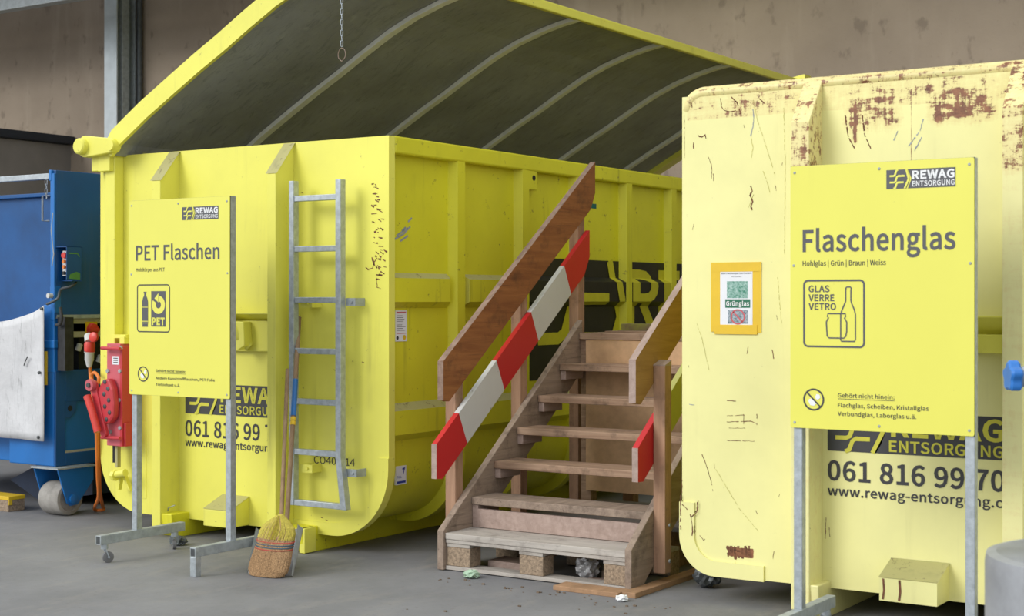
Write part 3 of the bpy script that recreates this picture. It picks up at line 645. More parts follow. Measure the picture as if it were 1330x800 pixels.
# left corner post and lid hinge
m = MB(); m.box(-8.255, -8.215, 7.33, PY, 0.62, 2.55); m.box(-8.215, -8.12, 7.29, PY, 0.6, 2.66); m.box(-8.30, -8.255, 7.345, PY, 1.2, 2.5)
m.build('corner_post', 'yellow', A, bevel=0.006)
def hull2(c1, r1, c2, r2, seg=10):
    d = Vector((c2[0] - c1[0], c2[1] - c1[1])); a = math.atan2(d.y, d.x); pts = []
    for k in range(seg + 1): t = a + math.pi / 2 + math.pi * k / seg; pts.append((c1[0] + r1 * math.cos(t), c1[1] + r1 * math.sin(t)))
    for k in range(seg + 1): t = a - math.pi / 2 + math.pi * k / seg; pts.append((c2[0] + r2 * math.cos(t), c2[1] + r2 * math.sin(t)))
    return pts
h1 = aty(117, 191, 7.25); h2 = aty(150, 189.5, 7.25)
m = MB(); m.prism(hull2((h1.x, h1.z), 0.076, (h2.x, h2.z), 0.05), 1, 7.20, 7.26); hp = m.build('hinge_link', 'yellow', A, bevel=0.006)
m = MB(); m.lathe((h1.x - 0.02, 7.20, h1.z), (0, -1, 0), [(0, 0.06), (0.035, 0.056), (0.045, 0.046)]); m.build('hinge_cap', 'yellow', hp, smooth='auto')
m = MB(); m.lathe((h2.x + 0.015, 7.20, h2.z), (0, -1, 0), [(0, 0.040), (0.02, 0.038)]); m.build('hinge_pin', 'yellow', hp, smooth='auto')
m = MB(); m.tube([(h1.x, 7.26, h1.z), (h1.x, AEND, h1.z)], 0.055, 14); m.build('hinge_tube', 'yellow_shaded', A, smooth='auto')
c = aty(133, 212, 7.28); m = MB(); m.box(c.x - 0.09, c.x + 0.09, 7.26, 7.36, c.z - 0.055, c.z + 0.06); m.box(c.x - 0.02, c.x + 0.10, 7.255, 7.36, c.z - 0.06, c.z + 0.06); m.build('hinge_block', 'yellow', A, bevel=0.005)
# ---- lid
LID = [(-8.10, 2.60), (-8.02, 2.675), (-7.75, 2.845), (-7.49, 2.99), (-7.25, 3.122), (-7.03, 3.235), (-6.80, 3.362), (-6.57, 3.482), (-6.35, 3.575), (-6.12, 3.648), (-5.95, 3.688), (-5.80, 3.712)]
def lid_off(d):
    r = []
    for i, p in enumerate(LID):
        a = LID[max(i - 1, 0)]; b = LID[min(i + 1, len(LID) - 1)]; t = Vector((b[0] - a[0], b[1] - a[1])).normalized(); r.append((p[0] - t.y * d, p[1] + t.x * d))
    return r
LY0, LY1 = 7.25, 14.25
m = MB(); top = lid_off(0.03); m.prism(LID + top[::-1], 1, LY0 + 0.02, LY1 - 0.02)
lid = m.build('lid', 'lid_grey', A)
m = MB(); t2 = lid_off(0.036); m.prism(t2 + lid_off(0.046)[::-1], 1, LY0 + 0.01, LY1 - 0.01); m.build('lid_skin', 'yellow', lid)
for (y0, y1) in ((LY0 - 0.02, LY0 + 0.01), (LY1 - 0.16, LY1)):
    m = MB(); a = lid_off(-0.012 if y0 < 8 else -0.05); b = lid_off(0.118)
    b[0] = (b[0][0], a[0][1] + 0.05); m.prism(a + b[::-1], 1, y0, y1); m.build('lid_end_flange', 'yellow', lid)
m = MB(); m.box(-5.82, -5.775, LY0, LY1, 3.680, 3.748); m.build('lid_edge_rail', 'yellow', lid, bevel=0.008)
m = MB(); m.box(-8.12, -8.06, 7.5, LY1, 2.55, 2.70); m.build('lid_hinge_rail', 'yellow_dirty', lid)
for y in (8.40, 9.70, 11.05, 12.33, 13.60):
    m = MB(); m.prism(lid_off(-0.034)[1:] + lid_off(-0.002)[1:][::-1], 1, y - 0.034, y + 0.034)
    m.build('lid_rib', 'lid_rib', lid, bevel=0.003)
# ---- ladder fixed to the front
LADY = 7.225
lad = MB(); lad.prism([(-6.452, 2.35), (-6.412, 2.35), (-6.412, 0.30), (-6.452, 0.30)], 1, LADY, LADY + 0.05); ladder = lad.build('ladder', 'galv', A, bevel=0.003)
m = MB(); m.prism([(-6.07, 2.345), (-6.028, 2.345), (-6.028, 0.62), (-5.985, 0.30), (-6.03, 0.30), (-6.07, 0.62)], 1, LADY, LADY + 0.05); m.build('ladder_rail', 'galv', ladder, bevel=0.003)
for z in (2.237, 1.918, 1.597, 1.276, 0.958, 0.640): MB().box(-6.412, -6.07, LADY + 0.006, LADY + 0.042, z - 0.018, z + 0.018).build('rung', 'galv', ladder, bevel=0.003)
m = MB(); m.beam((-6.412, LADY + 0.025, 0.318), (-6.03, LADY + 0.025, 0.318), 0.04, 0.036); m.build('rung', 'galv', ladder, bevel=0.003)
for (x0, x1, z) in ((-6.03, -5.955, 1.585), (-6.03, -5.945, 0.525)):
    m = MB(); m.box(x0, x1, LADY + 0.055, LADY + 0.062, z - 0.024, z + 0.024); m.box(x1 - 0.006, x1, LADY + 0.06, PY, z - 0.024, z + 0.024); m.lathe((x1 - 0.03, LADY + 0.055, z), (0, -1, 0), [(0, 0.01), (0.008, 0.009)], 8)
    m.build('ladder_bracket', 'galv_dull', ladder)
for z in (1.575, 0.53):
    m = MB(); m.box(-6.41, -6.31, LADY + 0.06, PY, z - 0.026, z + 0.026); m.lathe((-6.35, LADY + 0.06, z), (0, -1, 0), [(0, 0.012), (0.01, 0.01)], 8); m.build('ladder_bracket', 'yellow', ladder)
# ---- right side: firm name band in very large letters running over sheet and beads
from_z = [1.768, 1.735, 1.585, 1.545, 0.950, 0.905, 0.755, 0.712]
def side_map(mb, e):
    for z in from_z:
        bmesh.ops.bisect_plane(mb.bm, geom=mb.bm.verts[:] + mb.bm.edges[:] + mb.bm.faces[:], plane_co=(0, 0, z), plane_no=(0, 0, 1), dist=1e-5)
    for v in mb.bm.verts: v.co.x = bead_prof(v.co.z) + e + (v.co.x - SX)
def sfn(a, z, e): return (SX + e, a, z)
dk = MB(); lt = MB(); EM = (8.98, 10.44, 1.02, 1.90)
emblem(dk, lt, EM[0], EM[1], EM[2], EM[3], 0, sfn)
dk.poly([(SX, y, z) for y, z in ((10.27, 1.02), (13.3, 1.02), (13.3, 1.90), (10.27, 1.90), (10.44, 1.46))])
add_text(lt, 'REWAG', 10.50, 13.2, 1.40, 1.84, lambda a, z: (SX, a, z), 0.02); add_text(lt, 'ENTSORGUNG', 10.5, 13.2, 1.07, 1.32, lambda a, z: (SX, a, z), 0.012)
side_map(dk, 0.0025); side_map(lt, 0.005)
b_ = dk.build('side_name_band', 'print_black', A, norm=False); lt.build('side_name_lettering', plain('side_yellow_print', (0.62, 0.58, 0.03), 0.5, var=0.06), b_, norm=False)
# stickers and small fittings on the side
def side_sheet(x0, y0, x1, y1, e=0.004):
    a = atx(x0, y0, SX); b = atx(x1, y1, SX); return (a.y, b.y, b.z, a.z, SX + e)
m = MB(); y0, y1, z0, z1, X = side_sheet(513, 403, 528, 443); m.box(SX, X, y0, y1, z0, z1); st = m.build('notice_sticker', 'paper', A, label='white printed notice sticker')
m = MB(); m.box(X, X + 0.001, y0 + 0.012, y1 - 0.012, z1 - 0.018, z1 - 0.010); m.box(X, X + 0.001, y0 + 0.012, y1 - 0.012, z0 + 0.048, z0 + 0.051); m.build('red_line', 'print_red', st)
m = MB()
for k in range(9): m.box(X, X + 0.001, y0 + 0.012, y1 - 0.012 - random.uniform(0.0, 0.05), z1 - 0.036 - k * 0.0115, z1 - 0.033 - k * 0.0115)
m.lathe((X, y0 + 0.02, z0 + 0.022), (1, 0, 0), [(0, 0.012), (0.001, 0.012)], 12); m.build('print_line', 'print', st)
m = MB(); m.lathe((X, y1 - 0.028, z0 + 0.024), (1, 0, 0), [(0, 0.016), (0.001, 0.016)], 14); m.build('print_emblem', 'yellow_plastic', st)
m = MB(); y0, y1, z0, z1, X = side_sheet(514, 606, 527, 628); m.box(SX - 0.01, X, y0, y1, z0, z1); st = m.build('maker_sticker', 'paper', A, label='small white and blue sticker')
m = MB(); m.box(X, X + 0.001, y0 + 0.008, y1 - 0.008, z0 + 0.008, z0 + 0.022); m.prism([(y1 - 0.04, z1 - 0.015), (y1 - 0.012, z1 - 0.012), (y1 - 0.03, z1 - 0.055), (y1 - 0.036, z1 - 0.05), (y1 - 0.024, z1 - 0.025), (y1 - 0.04, z1 - 0.025)], 0, X, X + 0.001)
add_text(m, 'THAL', y0 + 0.008, y1 - 0.05, z0 + 0.04, z0 + 0.055, lambda a, z: (X + 0.001, a, z), 0.01); m.build('sticker_print', 'print_blue', st)
m = MB(); y0, y1, z0, z1, X = side_sheet(765, 264, 774, 271); m.box(SX, X, y0, y1, z0, z1); m.build('teal_sticker', 'teal', A)
for (px, py) in ((691, 231),):
    p = atx(px, py, AX1 - 0.01); m = MB(); m.box(SX, AX1 - 0.004, p.y - 0.06, p.y + 0.06, p.z - 0.085, p.z + 0.07); lug = m.build('lifting_lug', 'yellow_shaded', A, bevel=0.004)
    m = MB(); m.lathe((AX1 - 0.006, p.y + 0.015, p.z), (1, 0, 0), [(0, 0.02), (0.004, 0.02)], 14); m.build('lug_hole_shade', 'black_int', lug)  # black disc painted as the shade in the hole
m = MB()
for (x0, y0, x1, y1) in ((512, 311, 525, 303), (525, 303, 533, 294), (515, 306, 530, 296), (522, 300, 527, 295), (520, 313, 530, 306), (530, 288, 535, 283)):
    m.ribbon([tuple(atx(x0, y0, SX + 0.002)), tuple(atx(x1, y1, SX + 0.002))], 0.012, (1, 0, 0))
m.build('paint_scuff', 'scratch_blue', A)
# ---- red ratchet winch on the left corner
rt = MB(); q0 = aty(138, 446, 7.22); q1 = aty(157, 580, 7.22)
m = MB(); m.box(q0.x, q1.x - 0.012, 7.225, 7.33, q1.z, q0.z); win = m.build('ratchet_winch', 'red_pale', A, bevel=0.004, label='faded red ratchet winch')
m = MB(); m.box(q1.x - 0.012, q1.x + 0.012, 7.22, 7.33, q1.z + 0.0, q0.z - 0.02); m.box(q1.x + 0.012, q1.x + 0.03, 7.235, 7.30, q1.z, q1.z + 0.16); m.build('winch_side_plate', 'red', win, bevel=0.003)
cpt = [aty(x, y, 7.2) for x, y in ((131, 507), (137, 493), (146, 491), (151, 505), (153, 525), (152, 542), (146, 550), (138, 551))]
m = MB(); m.prism([(p.x, p.z) for p in cpt], 1, 7.165, 7.225); m.build('winch_cover', 'red', win, bevel=0.018)
a = aty(119, 500, 7.15); b = aty(133, 563, 7.15)
m = MB(); m.prism(hull2((a.x, a.z), 0.03, (b.x, b.z), 0.028), 1, 7.155, 7.185); arm = m.build('winch_lever', 'red', win, bevel=0.004)
m = MB(); m.lathe((a.x, 7.155, a.z), (0, -1, 0), [(0, 0.042), (0.03, 0.04)]); m.build('lever_boss', 'red_pale', arm, smooth='auto')
m = MB(); m.lathe((a.x, 7.125, a.z), (0, -1, 0), [(0, 0.018), (0.012, 0.016)], 6); m.build('boss_nut', 'steel_dark', arm)
m = MB(); m.tube([tuple(aty(113, 514, 7.12)), tuple(aty(120, 535, 7.12)), tuple(aty(127, 561, 7.12))], 0.026, 14); m.build('red_handle', 'red_grip', win, smooth='auto', label='bright red lever grip')
pc = [(134, 496), (138, 505), (133, 512), (139, 520), (134, 528), (140, 536), (136, 545)]
for k, (x, y) in enumerate(pc): m = MB(); p = aty(x, y, 7.15); m.lathe((p.x, 7.165, p.z), (0, -1, 0), [(0, 0.016), (0.004, 0.015), (0.006, 0.008)], 12); m.build('chain_roller', 'steel_dark', win, smooth='auto')
for (x, y) in ((137, 482), (153, 482), (152, 520), (153, 556), (140, 561), (140, 452), (154, 452)): m = MB(); p = aty(x, y, 7.2); m.lathe((p.x, 7.225, p.z), (0, -1, 0), [(0, 0.016), (0.012, 0.014)], 6); m.build('bolt', 'galv_dull', win)
for y in (453, 569): m = MB(); m.tube([tuple(aty(132, y - 1, 7.18)), tuple(aty(156, y, 7.18))], 0.012, 10); m.build('winch_pin', 'red', win)
m = MB(); p = aty(147, 468, 7.2); m.box(p.x - 0.035, p.x + 0.03, 7.2235, 7.2245, p.z - 0.03, p.z + 0.028); lb = m.build('winch_label', 'paper', win)
m = MB()
for k in range(3): m.box(p.x - 0.024, p.x + 0.02, 7.2230, 7.2235, p.z - 0.018 + k * 0.014, p.z - 0.012 + k * 0.014)
m.build('label_print', 'print', lb)
p0 = aty(152, 590, 7.27)
m = MB(); m.box(p0.x - 0.045, p0.x - 0.012, 7.27, 7.30, p0.z - 0.06, p0.z + 0.06); m.build('winch_rack', 'black_int', A); m = MB(); m.box(p0.x - 0.01, p0.x + 0.015, 7.26, 7.29, p0.z - 0.09, p0.z + 0.06); m.build('rack_bar', 'yellow_dirty', A)
p0 = aty(146, 617, 7.25); p1 = aty(163, 614, 7.25)
m = MB(); m.tube([tuple(p0), tuple(p1)], 0.026, 12); m.tube([(p0.x + 0.01, 7.25, p0.z), (p0.x + 0.04, 7.25, p0.z)], 0.038, 8); m.build('latch_bolt', 'yellow', A, smooth='auto')
q = aty(155, 625, 7.3); m = MB(); m.prism([(q.x - 0.03, q.z + 0.05), (q.x + 0.03, q.z + 0.05), (q.x + 0.0, q.z - 0.06), (q.x - 0.02, q.z - 0.05)], 1, 7.29, 7.32); m.prism([(q.x + 0.03, q.z + 0.05), (q.x + 0.06, q.z + 0.04), (q.x + 0.12, q.z - 0.06), (q.x + 0.10, q.z - 0.05)], 1, 7.29, 7.32); m.build('latch_fin', 'yellow', A)
q = aty(158, 437, 7.25); m = MB(); m.box(q.x - 0.10, q.x + 0.03, 7.26, 7.37, q.z - 0.012, q.z + 0.012); m.box(q.x - 0.02, q.x + 0.025, 7.25, 7.37, q.z - 0.05, q.z); m.build('post_bracket', 'yellow', A)
# small D-ring on the inner face of the left skid, pale seam plate lower left
q = aty(186, 600, PY); m = MB(); m.box(q.x - 0.02, q.x + 0.03, PY - 0.005, PY, 0.22, 0.75); m.build('seam_plate', 'yellow', A)
m = MB(); m.tube([(-7.576, 7.27, 0.17), (-7.56, 7.26, 0.195), (-7.54, 7.26, 0.20), (-7.50, 7.26, 0.215)], 0.004, 8); m.build('wire_hook', 'galv_dull', A)

# ================================================================== PALE RUSTY CONTAINER ON THE RIGHT
BPY, BRF = 7.265, 7.09
BX0, BX1, BZ0, BZ1, BEND = -3.695, -1.17, 0.145, 2.712, 13.2
B = thing('roll_off_container', (-3.0, 7.09, 0), 'pale yellow roll-off container with rusty top edge, behind the Flaschenglas sign', 'container', 'yellow roll-off containers')
secB = u_section(BX0, BX1, BZ0, BZ1 - 0.03, 0.20, 0.20)
fp = MB(); fp.prism(secB, 1, BPY, BPY + 0.06)
fp.mi = 1
S = lambda pts, w=0.007: scr(fp, pts, w, BPY)
S([(936, 128), (937, 138), (940, 143), (948, 145), (955, 144), (963, 148)], 0.010); S([(950, 126), (957, 133), (960, 141), (963, 148)], 0.010)
S([(975, 241), (977, 248), (974, 254), (978, 262), (975, 268), (977, 273)], 0.013); S([(898, 127), (899, 140)], 0.008); S([(889, 150), (889, 205)], 0.004)
S([(986, 128), (994, 135)], 0.008); S([(906, 176), (912, 178), (916, 175), (917, 180)], 0.010); S([(966, 162), (967, 166)], 0.009); S([(901, 185), (901, 193)], 0.01)
S([(912, 590), (918, 606), (923, 622), (926, 638)], 0.006); S([(1003, 454), (1005, 466)], 0.008); S([(920, 204), (924, 213), (925, 222), (924, 232)], 0.005)
S([(944, 548), (975, 547), (983, 550)], 0.007); S([(944, 540), (970, 539)], 0.004); S([(944, 572), (980, 573)], 0.005); S([(966, 538), (966, 551)], 0.006); S([(983, 538), (983, 552)], 0.007)
S([(944, 520), (956, 521)], 0.007); S([(944, 556), (968, 556)], 0.004); S([(909, 695), (914, 702), (916, 700)], 0.006); S([(886, 622), (886, 640)], 0.006)
S([(893, 655), (900, 668), (903, 690), (898, 704), (896, 715)], 0.008); S([(900, 668), (906, 662), (907, 650)], 0.008); S([(886, 650), (893, 660), (899, 662)], 0.010); S([(890, 716), (898, 728), (908, 735)], 0.005)
for i in range(14):
    x = random.uniform(892, 1020); y = random.uniform(150, 735); S([(x, y), (x + random.uniform(-2, 3), y + random.uniform(3, 10))], random.uniform(0.003, 0.006))
for i in range(7): xx = 945 + i * 4.6; S([(xx, 709), (xx + 1, 722 + random.uniform(0, 5))], 0.026)
for (x0, x1) in ((1098, 1102), (1120, 1123)): S([(x0, 150), (x0 + 3, 175), (x1 + 8, 193)], 0.012)
S([(1072, 700), (1073, 672)], 0.006); S([(1077, 684), (1078, 697)], 0.006)
fp.mi = 2
for pts in ([(978, 130), (985, 160), (995, 190), (1003, 215), (1006, 226)], [(976, 180), (978, 192), (976, 205)], [(1018, 140), (1020, 210), (1019, 330)], [(972, 270), (980, 250)], [(990, 220), (995, 232), (1000, 250)], [(905, 420), (912, 440), (921, 480)], [(930, 610), (960, 660), (985, 690)], [(1010, 360), (1015, 420)]): S(pts, 0.005)
fp.mi = 3
for pts in ([(978, 142), (979, 155), (978, 165), (975, 177)], [(895, 525), (902, 526)], [(1180, 190), (1195, 170), (1200, 152)], [(1188, 196), (1197, 178)], [(1160, 185), (1166, 170)]): S(pts, 0.010)
fp.build('front_panel', ['yellow_pale', 'rust', 'scratch', 'scratch_blue'], B)
m = MB(); rim = [(BX0 + 0.022, BPY + 0.045, 2.45), (BX0 + 0.022, BPY + 0.04, BZ1 - 0.115)]
for k in range(1, 9): a_ = math.radians(180 - 90 * k / 8); rim.append((BX0 + 0.122 + 0.10 * math.cos(a_), BPY + 0.03, BZ1 - 0.115 + 0.10 * math.sin(a_)))
rim += [(BX0 + 0.4, BPY + 0.03, BZ1 - 0.015), (BX1 - 0.1, BPY + 0.03, BZ1 - 0.015), (BX1 - 0.02, BPY + 0.04, BZ1 - 0.1)]
m.tube(rim, 0.036, 12); m.build('top_rim', 'yellow_rail', B, smooth='auto')
m = MB(); so = u_section(BX0 + 0.04, BX1 - 0.04, BZ0 + 0.04, BZ1 - 0.06, 0.2, 0.2); m.strip([(x, BPY + 0.06, z) for x, z in so], [(x, BEND, z) for x, z in so]); m.build('side_wall', 'yellow_shaded', B)
MB().box(BX0 + 0.04, BX1 - 0.04, BEND - 0.04, BEND, BZ0 + 0.1, BZ1 - 0.06).build('rear_panel', 'yellow_shaded', B)
for x in (BX0 + 0.01, BX1 - 0.07): MB().box(x, x + 0.06, BPY + 0.06, BEND, BZ1 - 0.12, BZ1 - 0.02).build('top_rail', 'yellow_rail', B, bevel=0.01)
for y in [8.0 + 0.75 * i for i in range(7)]:
    for x in (BX0 - 0.0, BX1 - 0.06): MB().box(x, x + 0.06, y, y + 0.12, 0.3, BZ1 - 0.12).build('side_rib', 'yellow_shaded', B)
rp = MB(); out = u_section(BX0 - 0.012, BX1, BZ0 - 0.006, 2.6, 0.206, 0.2); inn = u_section(BX0 + 0.075, BX1, BZ0 + 0.075, 2.6, 0.13, 0.2)
rp.prism([(BX0 - 0.012, 0.52)] + out[1:18] + [(-3.22, BZ0 - 0.006)] + [(-3.22, BZ0 + 0.075)] + inn[1:18][::-1] + [(BX0 + 0.075, 0.52)], 1, BPY - 0.012, BPY + 0.05)
rp.mi = 1
for pts in ([(884, 640), (884, 690)], [(886, 655), (893, 662), (898, 660)], [(897, 668), (900, 690), (897, 702)], [(898, 672), (905, 665), (906, 652)]): scr(rp, pts, 0.010, BPY - 0.012)
rp.build('corner_reinforcement', ['yellow_pale', 'rust'], B)
for (x0, x1) in ((-3.001, -2.903), (-1.958, -1.862)):
    m = MB(); front_rib(m, x0, x1, BRF, BPY, BZ1 + 0.0, 2.485, 0.05); m.build('front_rib', 'yellow_rust', B, bevel=0.005)
for (x0, x1) in ((-3.0, -2.86), (-2.0, -1.86)):
    m = MB(); m.prism([(BRF + 0.01, 0.18), (BRF + 0.02, 0.06), (BRF + 0.10, 0.0), (BEND - 0.3, 0.0), (BEND - 0.3, 0.18)], 0, x0, x1); m.build('skid_beam', 'yellow_rust', B, bevel=0.005)
m = MB(); m.box(-2.903, -1.958, BPY - 0.06, BPY - 0.001, 1.345, 1.435); m.prism([(BPY - 0.10, 1.515), (BPY - 0.10, 1.525), (BPY - 0.002, 1.44), (BPY - 0.002, 1.43)], 0, -2.903, -1.958); m.build('hook_cross_plate', 'yellow', B, bevel=0.004)
m = MB(); m.cable([(-2.73, BPY - 0.05, 1.36), (-2.62, BPY - 0.16, 1.48), (-2.52, BPY - 0.20, 1.58), (-2.43, BPY - 0.2, 1.61), (-2.34, BPY - 0.2, 1.58), (-2.24, BPY - 0.16, 1.48), (-2.13, BPY - 0.05, 1.36)], 0.034, 12); m.build('hook_bail', 'yellow', B, smooth='auto')
bx = [aty(1142, 770, 7.08), aty(1217, 782, 7.08)]; 
m = MB(); m.prism([(7.08, 0.148), (7.08, 0.258), (BPY, 0.325), (BPY, 0.148)], 0, bx[0].x, bx[1].x)
m.mi = 1
for (xa, wd) in ((0.02, 0.010), (0.10, 0.012)): m.ribbon([(bx[0].x + xa, 7.0785, 0.255), (bx[0].x + xa + 0.004, 7.0785, 0.20), (bx[0].x + xa - 0.002, 7.0785, 0.155)], wd, (0, -1, 0))
rb = m.build('roller_box', ['yellow_pale', 'rust'], B)
m = MB(); m.poly([(bx[0].x - 0.004, 7.078, 0.2605), (bx[1].x + 0.004, 7.078, 0.2605), (bx[1].x + 0.004, BPY - 0.003, 0.3275), (bx[0].x - 0.004, BPY - 0.003, 0.3275)]); m.build('dusty_cover', 'yellow_dirty', rb)
PF = BPY - 0.002; dk = MB(); lt = MB()
emblem(dk, lt, -2.875, -2.575, 0.838, 1.043, PF)
dk.poly([(x, PF, z) for x, z in ((-2.63, 0.838), (-1.985, 0.838), (-1.985, 1.043), (-2.615, 1.043), (-2.58, 0.94))])
add_text(lt, 'REWAG', -2.545, -1.998, 0.923, 1.030, front(PF - 0.0015), 0.02); add_text(lt, 'ENTSORGUNG', -2.555, -1.998, 0.849, 0.905, front(PF - 0.0015), 0.014)
nb = dk.build('name_band', 'print', B, norm=False); lt.build('name_lettering', 'print_yellow', nb, norm=False)
m = MB(); add_text(m, '061 816 99 70', -2.875, -1.99, 0.688, 0.790, front(PF), 0.016); m.build('phone_lettering', 'print', B, norm=False)
m = MB(); add_text(m, 'www.rewag-entsorgung.ch', -2.875, -1.962, 0.612, 0.660, front(PF), 0.014); m.build('address_lettering', 'print', B, norm=False)

# ---- poster in yellow tape on the pale container
p0 = aty(936, 353, BPY); p1 = aty(978, 422, BPY); t0 = aty(924, 341, BPY); t1 = aty(989, 433, BPY)
po = thing('poster', (p0.x, BPY, p1.z), 'white printed poster about green glass, framed with yellow tape', 'poster')
MB().box(p0.x, p1.x, BPY - 0.006, BPY - 0.004, p1.z, p0.z).build('sheet', 'paper', po)
for q in ((t0.x, t1.x, p0.z, t0.z), (t0.x, p0.x, t1.z + 0.006, p0.z), (p1.x, t1.x, t1.z + 0.004, p0.z), (t0.x + 0.02, t1.x - 0.022, t1.z - 0.006, p1.z)):
    MB().box(q[0], q[1], BPY - 0.004 - 0.003 * random.random() - 0.001, BPY - 0.001, q[2], q[3]).build('tape_strip', 'yellow_tape', po)
YQ = BPY - 0.0065; xw = p1.x - p0.x; zh = p0.z - p1.z
def pz(v): return p0.z - zh * v
def pxx(u): return p0.x + xw * u
MB().box(pxx(0.21), pxx(0.86), YQ, YQ + 0.002, pz(0.50), pz(0.18)).build('printed_photo', 'photo_green', po)
MB().box(pxx(0.24), pxx(0.86), YQ, YQ + 0.002, pz(0.98), pz(0.72)).build('printed_photo', 'photo_mixed', po)
gb = MB().box(pxx(0.16), pxx(0.93), YQ, YQ + 0.002, pz(0.68), pz(0.52)).build('green_banner', 'green_print', po)
m = MB(); add_text(m, 'Grünglas', pxx(0.19), pxx(0.90), pz(0.645), pz(0.555), front(YQ - 0.0007), 0.02); m.build('banner_lettering', 'print_white', gb, norm=False)
m = MB(); add_text(m, 'Bitte Flaschenglas SORTENREIN', pxx(0.04), pxx(0.97), pz(0.045), pz(0.02), front(YQ), 0.01); add_text(m, 'einwerfen', pxx(0.36), pxx(0.66), pz(0.105), pz(0.083), front(YQ), 0.0); m.build('poster_lettering', 'print', po, norm=False)
m = MB(); cx_, cz_ = pxx(0.55), pz(0.85); rr = xw * 0.20
ring = [(cx_ + rr * math.cos(2 * math.pi * k / 28), cz_ + rr * math.sin(2 * math.pi * k / 28)) for k in range(28)]
loop_stroke(m, ring, 0.007, YQ - 0.0008); m.ribbon([(cx_ - rr * 0.7, YQ - 0.0008, cz_ + rr * 0.7), (cx_ + rr * 0.7, YQ - 0.0008, cz_ - rr * 0.7)], 0.007, (0, -1, 0)); m.build('prohibition_mark', 'print_red', po)

# ================================================================== WOODEN STAIRS BETWEEN THE CONTAINERS
XL, XR = -5.25, -4.03          # inner faces of the two stringers
ST = thing('wooden_staircase', (-4.64, 7.25, 0), 'weathered wooden stairs with brown handrails and red and white boards', 'stairs')
TY = [7.25, 7.52, 7.765, 8.02, 8.27, 8.54, 8.79]; TZ = [0.222, 0.405, 0.600, 0.790, 0.980, 1.175, 1.375]
SL = (1.375 - 0.405) / (8.79 - 7.52)
def stringer(x0, x1):
    m = MB()
    y0, z0 = 7.235, 0.235
    top = lambda y: z0 + (y - y0) * SL
    pts = [(y0, 0.004), (y0, z0), (8.84, top(8.84)), (8.84, top(8.84) - 0.34), (y0 + 0.18, 0.055), (y0 + 0.12, 0.004)]
    m.prism(pts, 0, x0, x1); return m
stringer(XL - 0.045, XL).build('stringer', 'w_string', ST, bevel=0.004)
stringer(XR, XR + 0.042).build('stringer', 'w_string', ST, bevel=0.004)
for i in range(1, 7):
    y, z = TY[i], TZ[i]; d = 0.26 if i < 6 else 0.42
    x1 = XR if i < 6 else XR + 0.03; x0 = XL if i < 6 else XL + 0.0
    MB().box(x0 + 0.002, x1 - 0.002, y, y + d, z - 0.045, z).build('tread', 'w_stair' if i > 1 else 'w_string', ST, bevel=0.005)
    if i < 6:
        for (a, b) in ((XL + 0.001, XL + 0.042), (XR - 0.042, XR - 0.001)): MB().box(a, b, y + 0.012, y + d - 0.02, z - 0.105, z - 0.046).build('tread_cleat', 'w_edge', ST, bevel=0.003)
# bottom step made of a pallet
pal = MB().box(XL + 0.002, XR - 0.002, 7.25, 7.53, 0.185, 0.222).build('pallet_step', 'w_grey', ST, bevel=0.004, label='grey wooden pallet forming the bottom step')
MB().box(XL + 0.002, XR - 0.002, 7.255, 7.40, 0.163, 0.184).build('deck_board', 'w_grey', pal, bevel=0.002)
MB().box(XL + 0.002, XR - 0.002, 7.255, 7.37, 0.006, 0.028).build('base_board', 'w_grey', pal, bevel=0.002)
for (x, w) in ((XL + 0.004, 0.165), (-4.735, 0.16), (XR - 0.150, 0.145)):
    MB().box(x, x + w, 7.265, 7.38, 0.029, 0.14).build('pallet_block', 'w_chip', pal, bevel=0.004)
    MB().box(x, x + w, 7.262, 7.90, 0.141, 0.162).build('stringer_board', 'w_grey', pal, bevel=0.002)
    MB().box(x, x + w, 7.78, 7.90, 0.006, 0.14).build('pallet_block', 'w_chip', pal, bevel=0.004)
MB().box(XL + 0.002, XR - 0.002, 7.53, 7.56, 0.223, 0.335).build('riser_board', 'w_edge', ST, bevel=0.003)
MB().box(XL + 0.15, XR + 0.02, 7.95, 8.83, 0.235, 0.26).build('base_panel', plain('dark_grey_board', (0.24, 0.225, 0.215), 0.8), ST)
MB().box(XL + 0.2, XL + 0.28, 7.95, 8.8, 0.0, 0.234).build('base_joist', 'w_stair', ST); MB().box(XR - 0.2, XR - 0.12, 7.95, 8.8, 0.0, 0.234).build('base_joist', 'w_stair', ST)
MB().box(XL + 0.05, XR + 0.03, 8.80, 8.82, 0.315, 1.328).build('plywood_panel', 'w_ply', ST)
MB().box(XL + 0.0, XL + 0.075, 8.822, 8.90, 0.0, 1.328).build('frame_post', 'w_stair', ST); 
MB().box(XL + 0.08, XR + 0.03, 9.23, 9.30, 1.376, 1.432).build('landing_edge_board', 'moss', ST, bevel=0.004)
MB().box(XL + 0.08, XR + 0.03, 9.0, 9.225, 1.345, 1.385).build('landing_board', 'w_stair', ST, bevel=0.004)
for (x) in (XL + 0.1, XR - 0.06): MB().box(x, x + 0.08, 9.22, 9.30, 0, 1.344).build('landing_post', 'w_post', ST)
def post(x0, x1, y0, y1, z0, z1, mat='w_post'): MB().box(x0, x1, y0, y1, z0, z1).build('railing_post', mat, ST, bevel=0.004)
HL = 0.737
hr_top = lambda y: 1.235 + (y - 7.24) * HL
post(XL - 0.12, XL - 0.046, 7.42, 7.50, 0.02, hr_top(7.46) - 0.13)
post(XL - 0.12, XL - 0.046, 8.14, 8.22, 0.0, hr_top(8.18) - 0.13)
post(XL - 0.12, XL - 0.046, 8.86, 8.945, 0.0, hr_top(8.9) - 0.13)
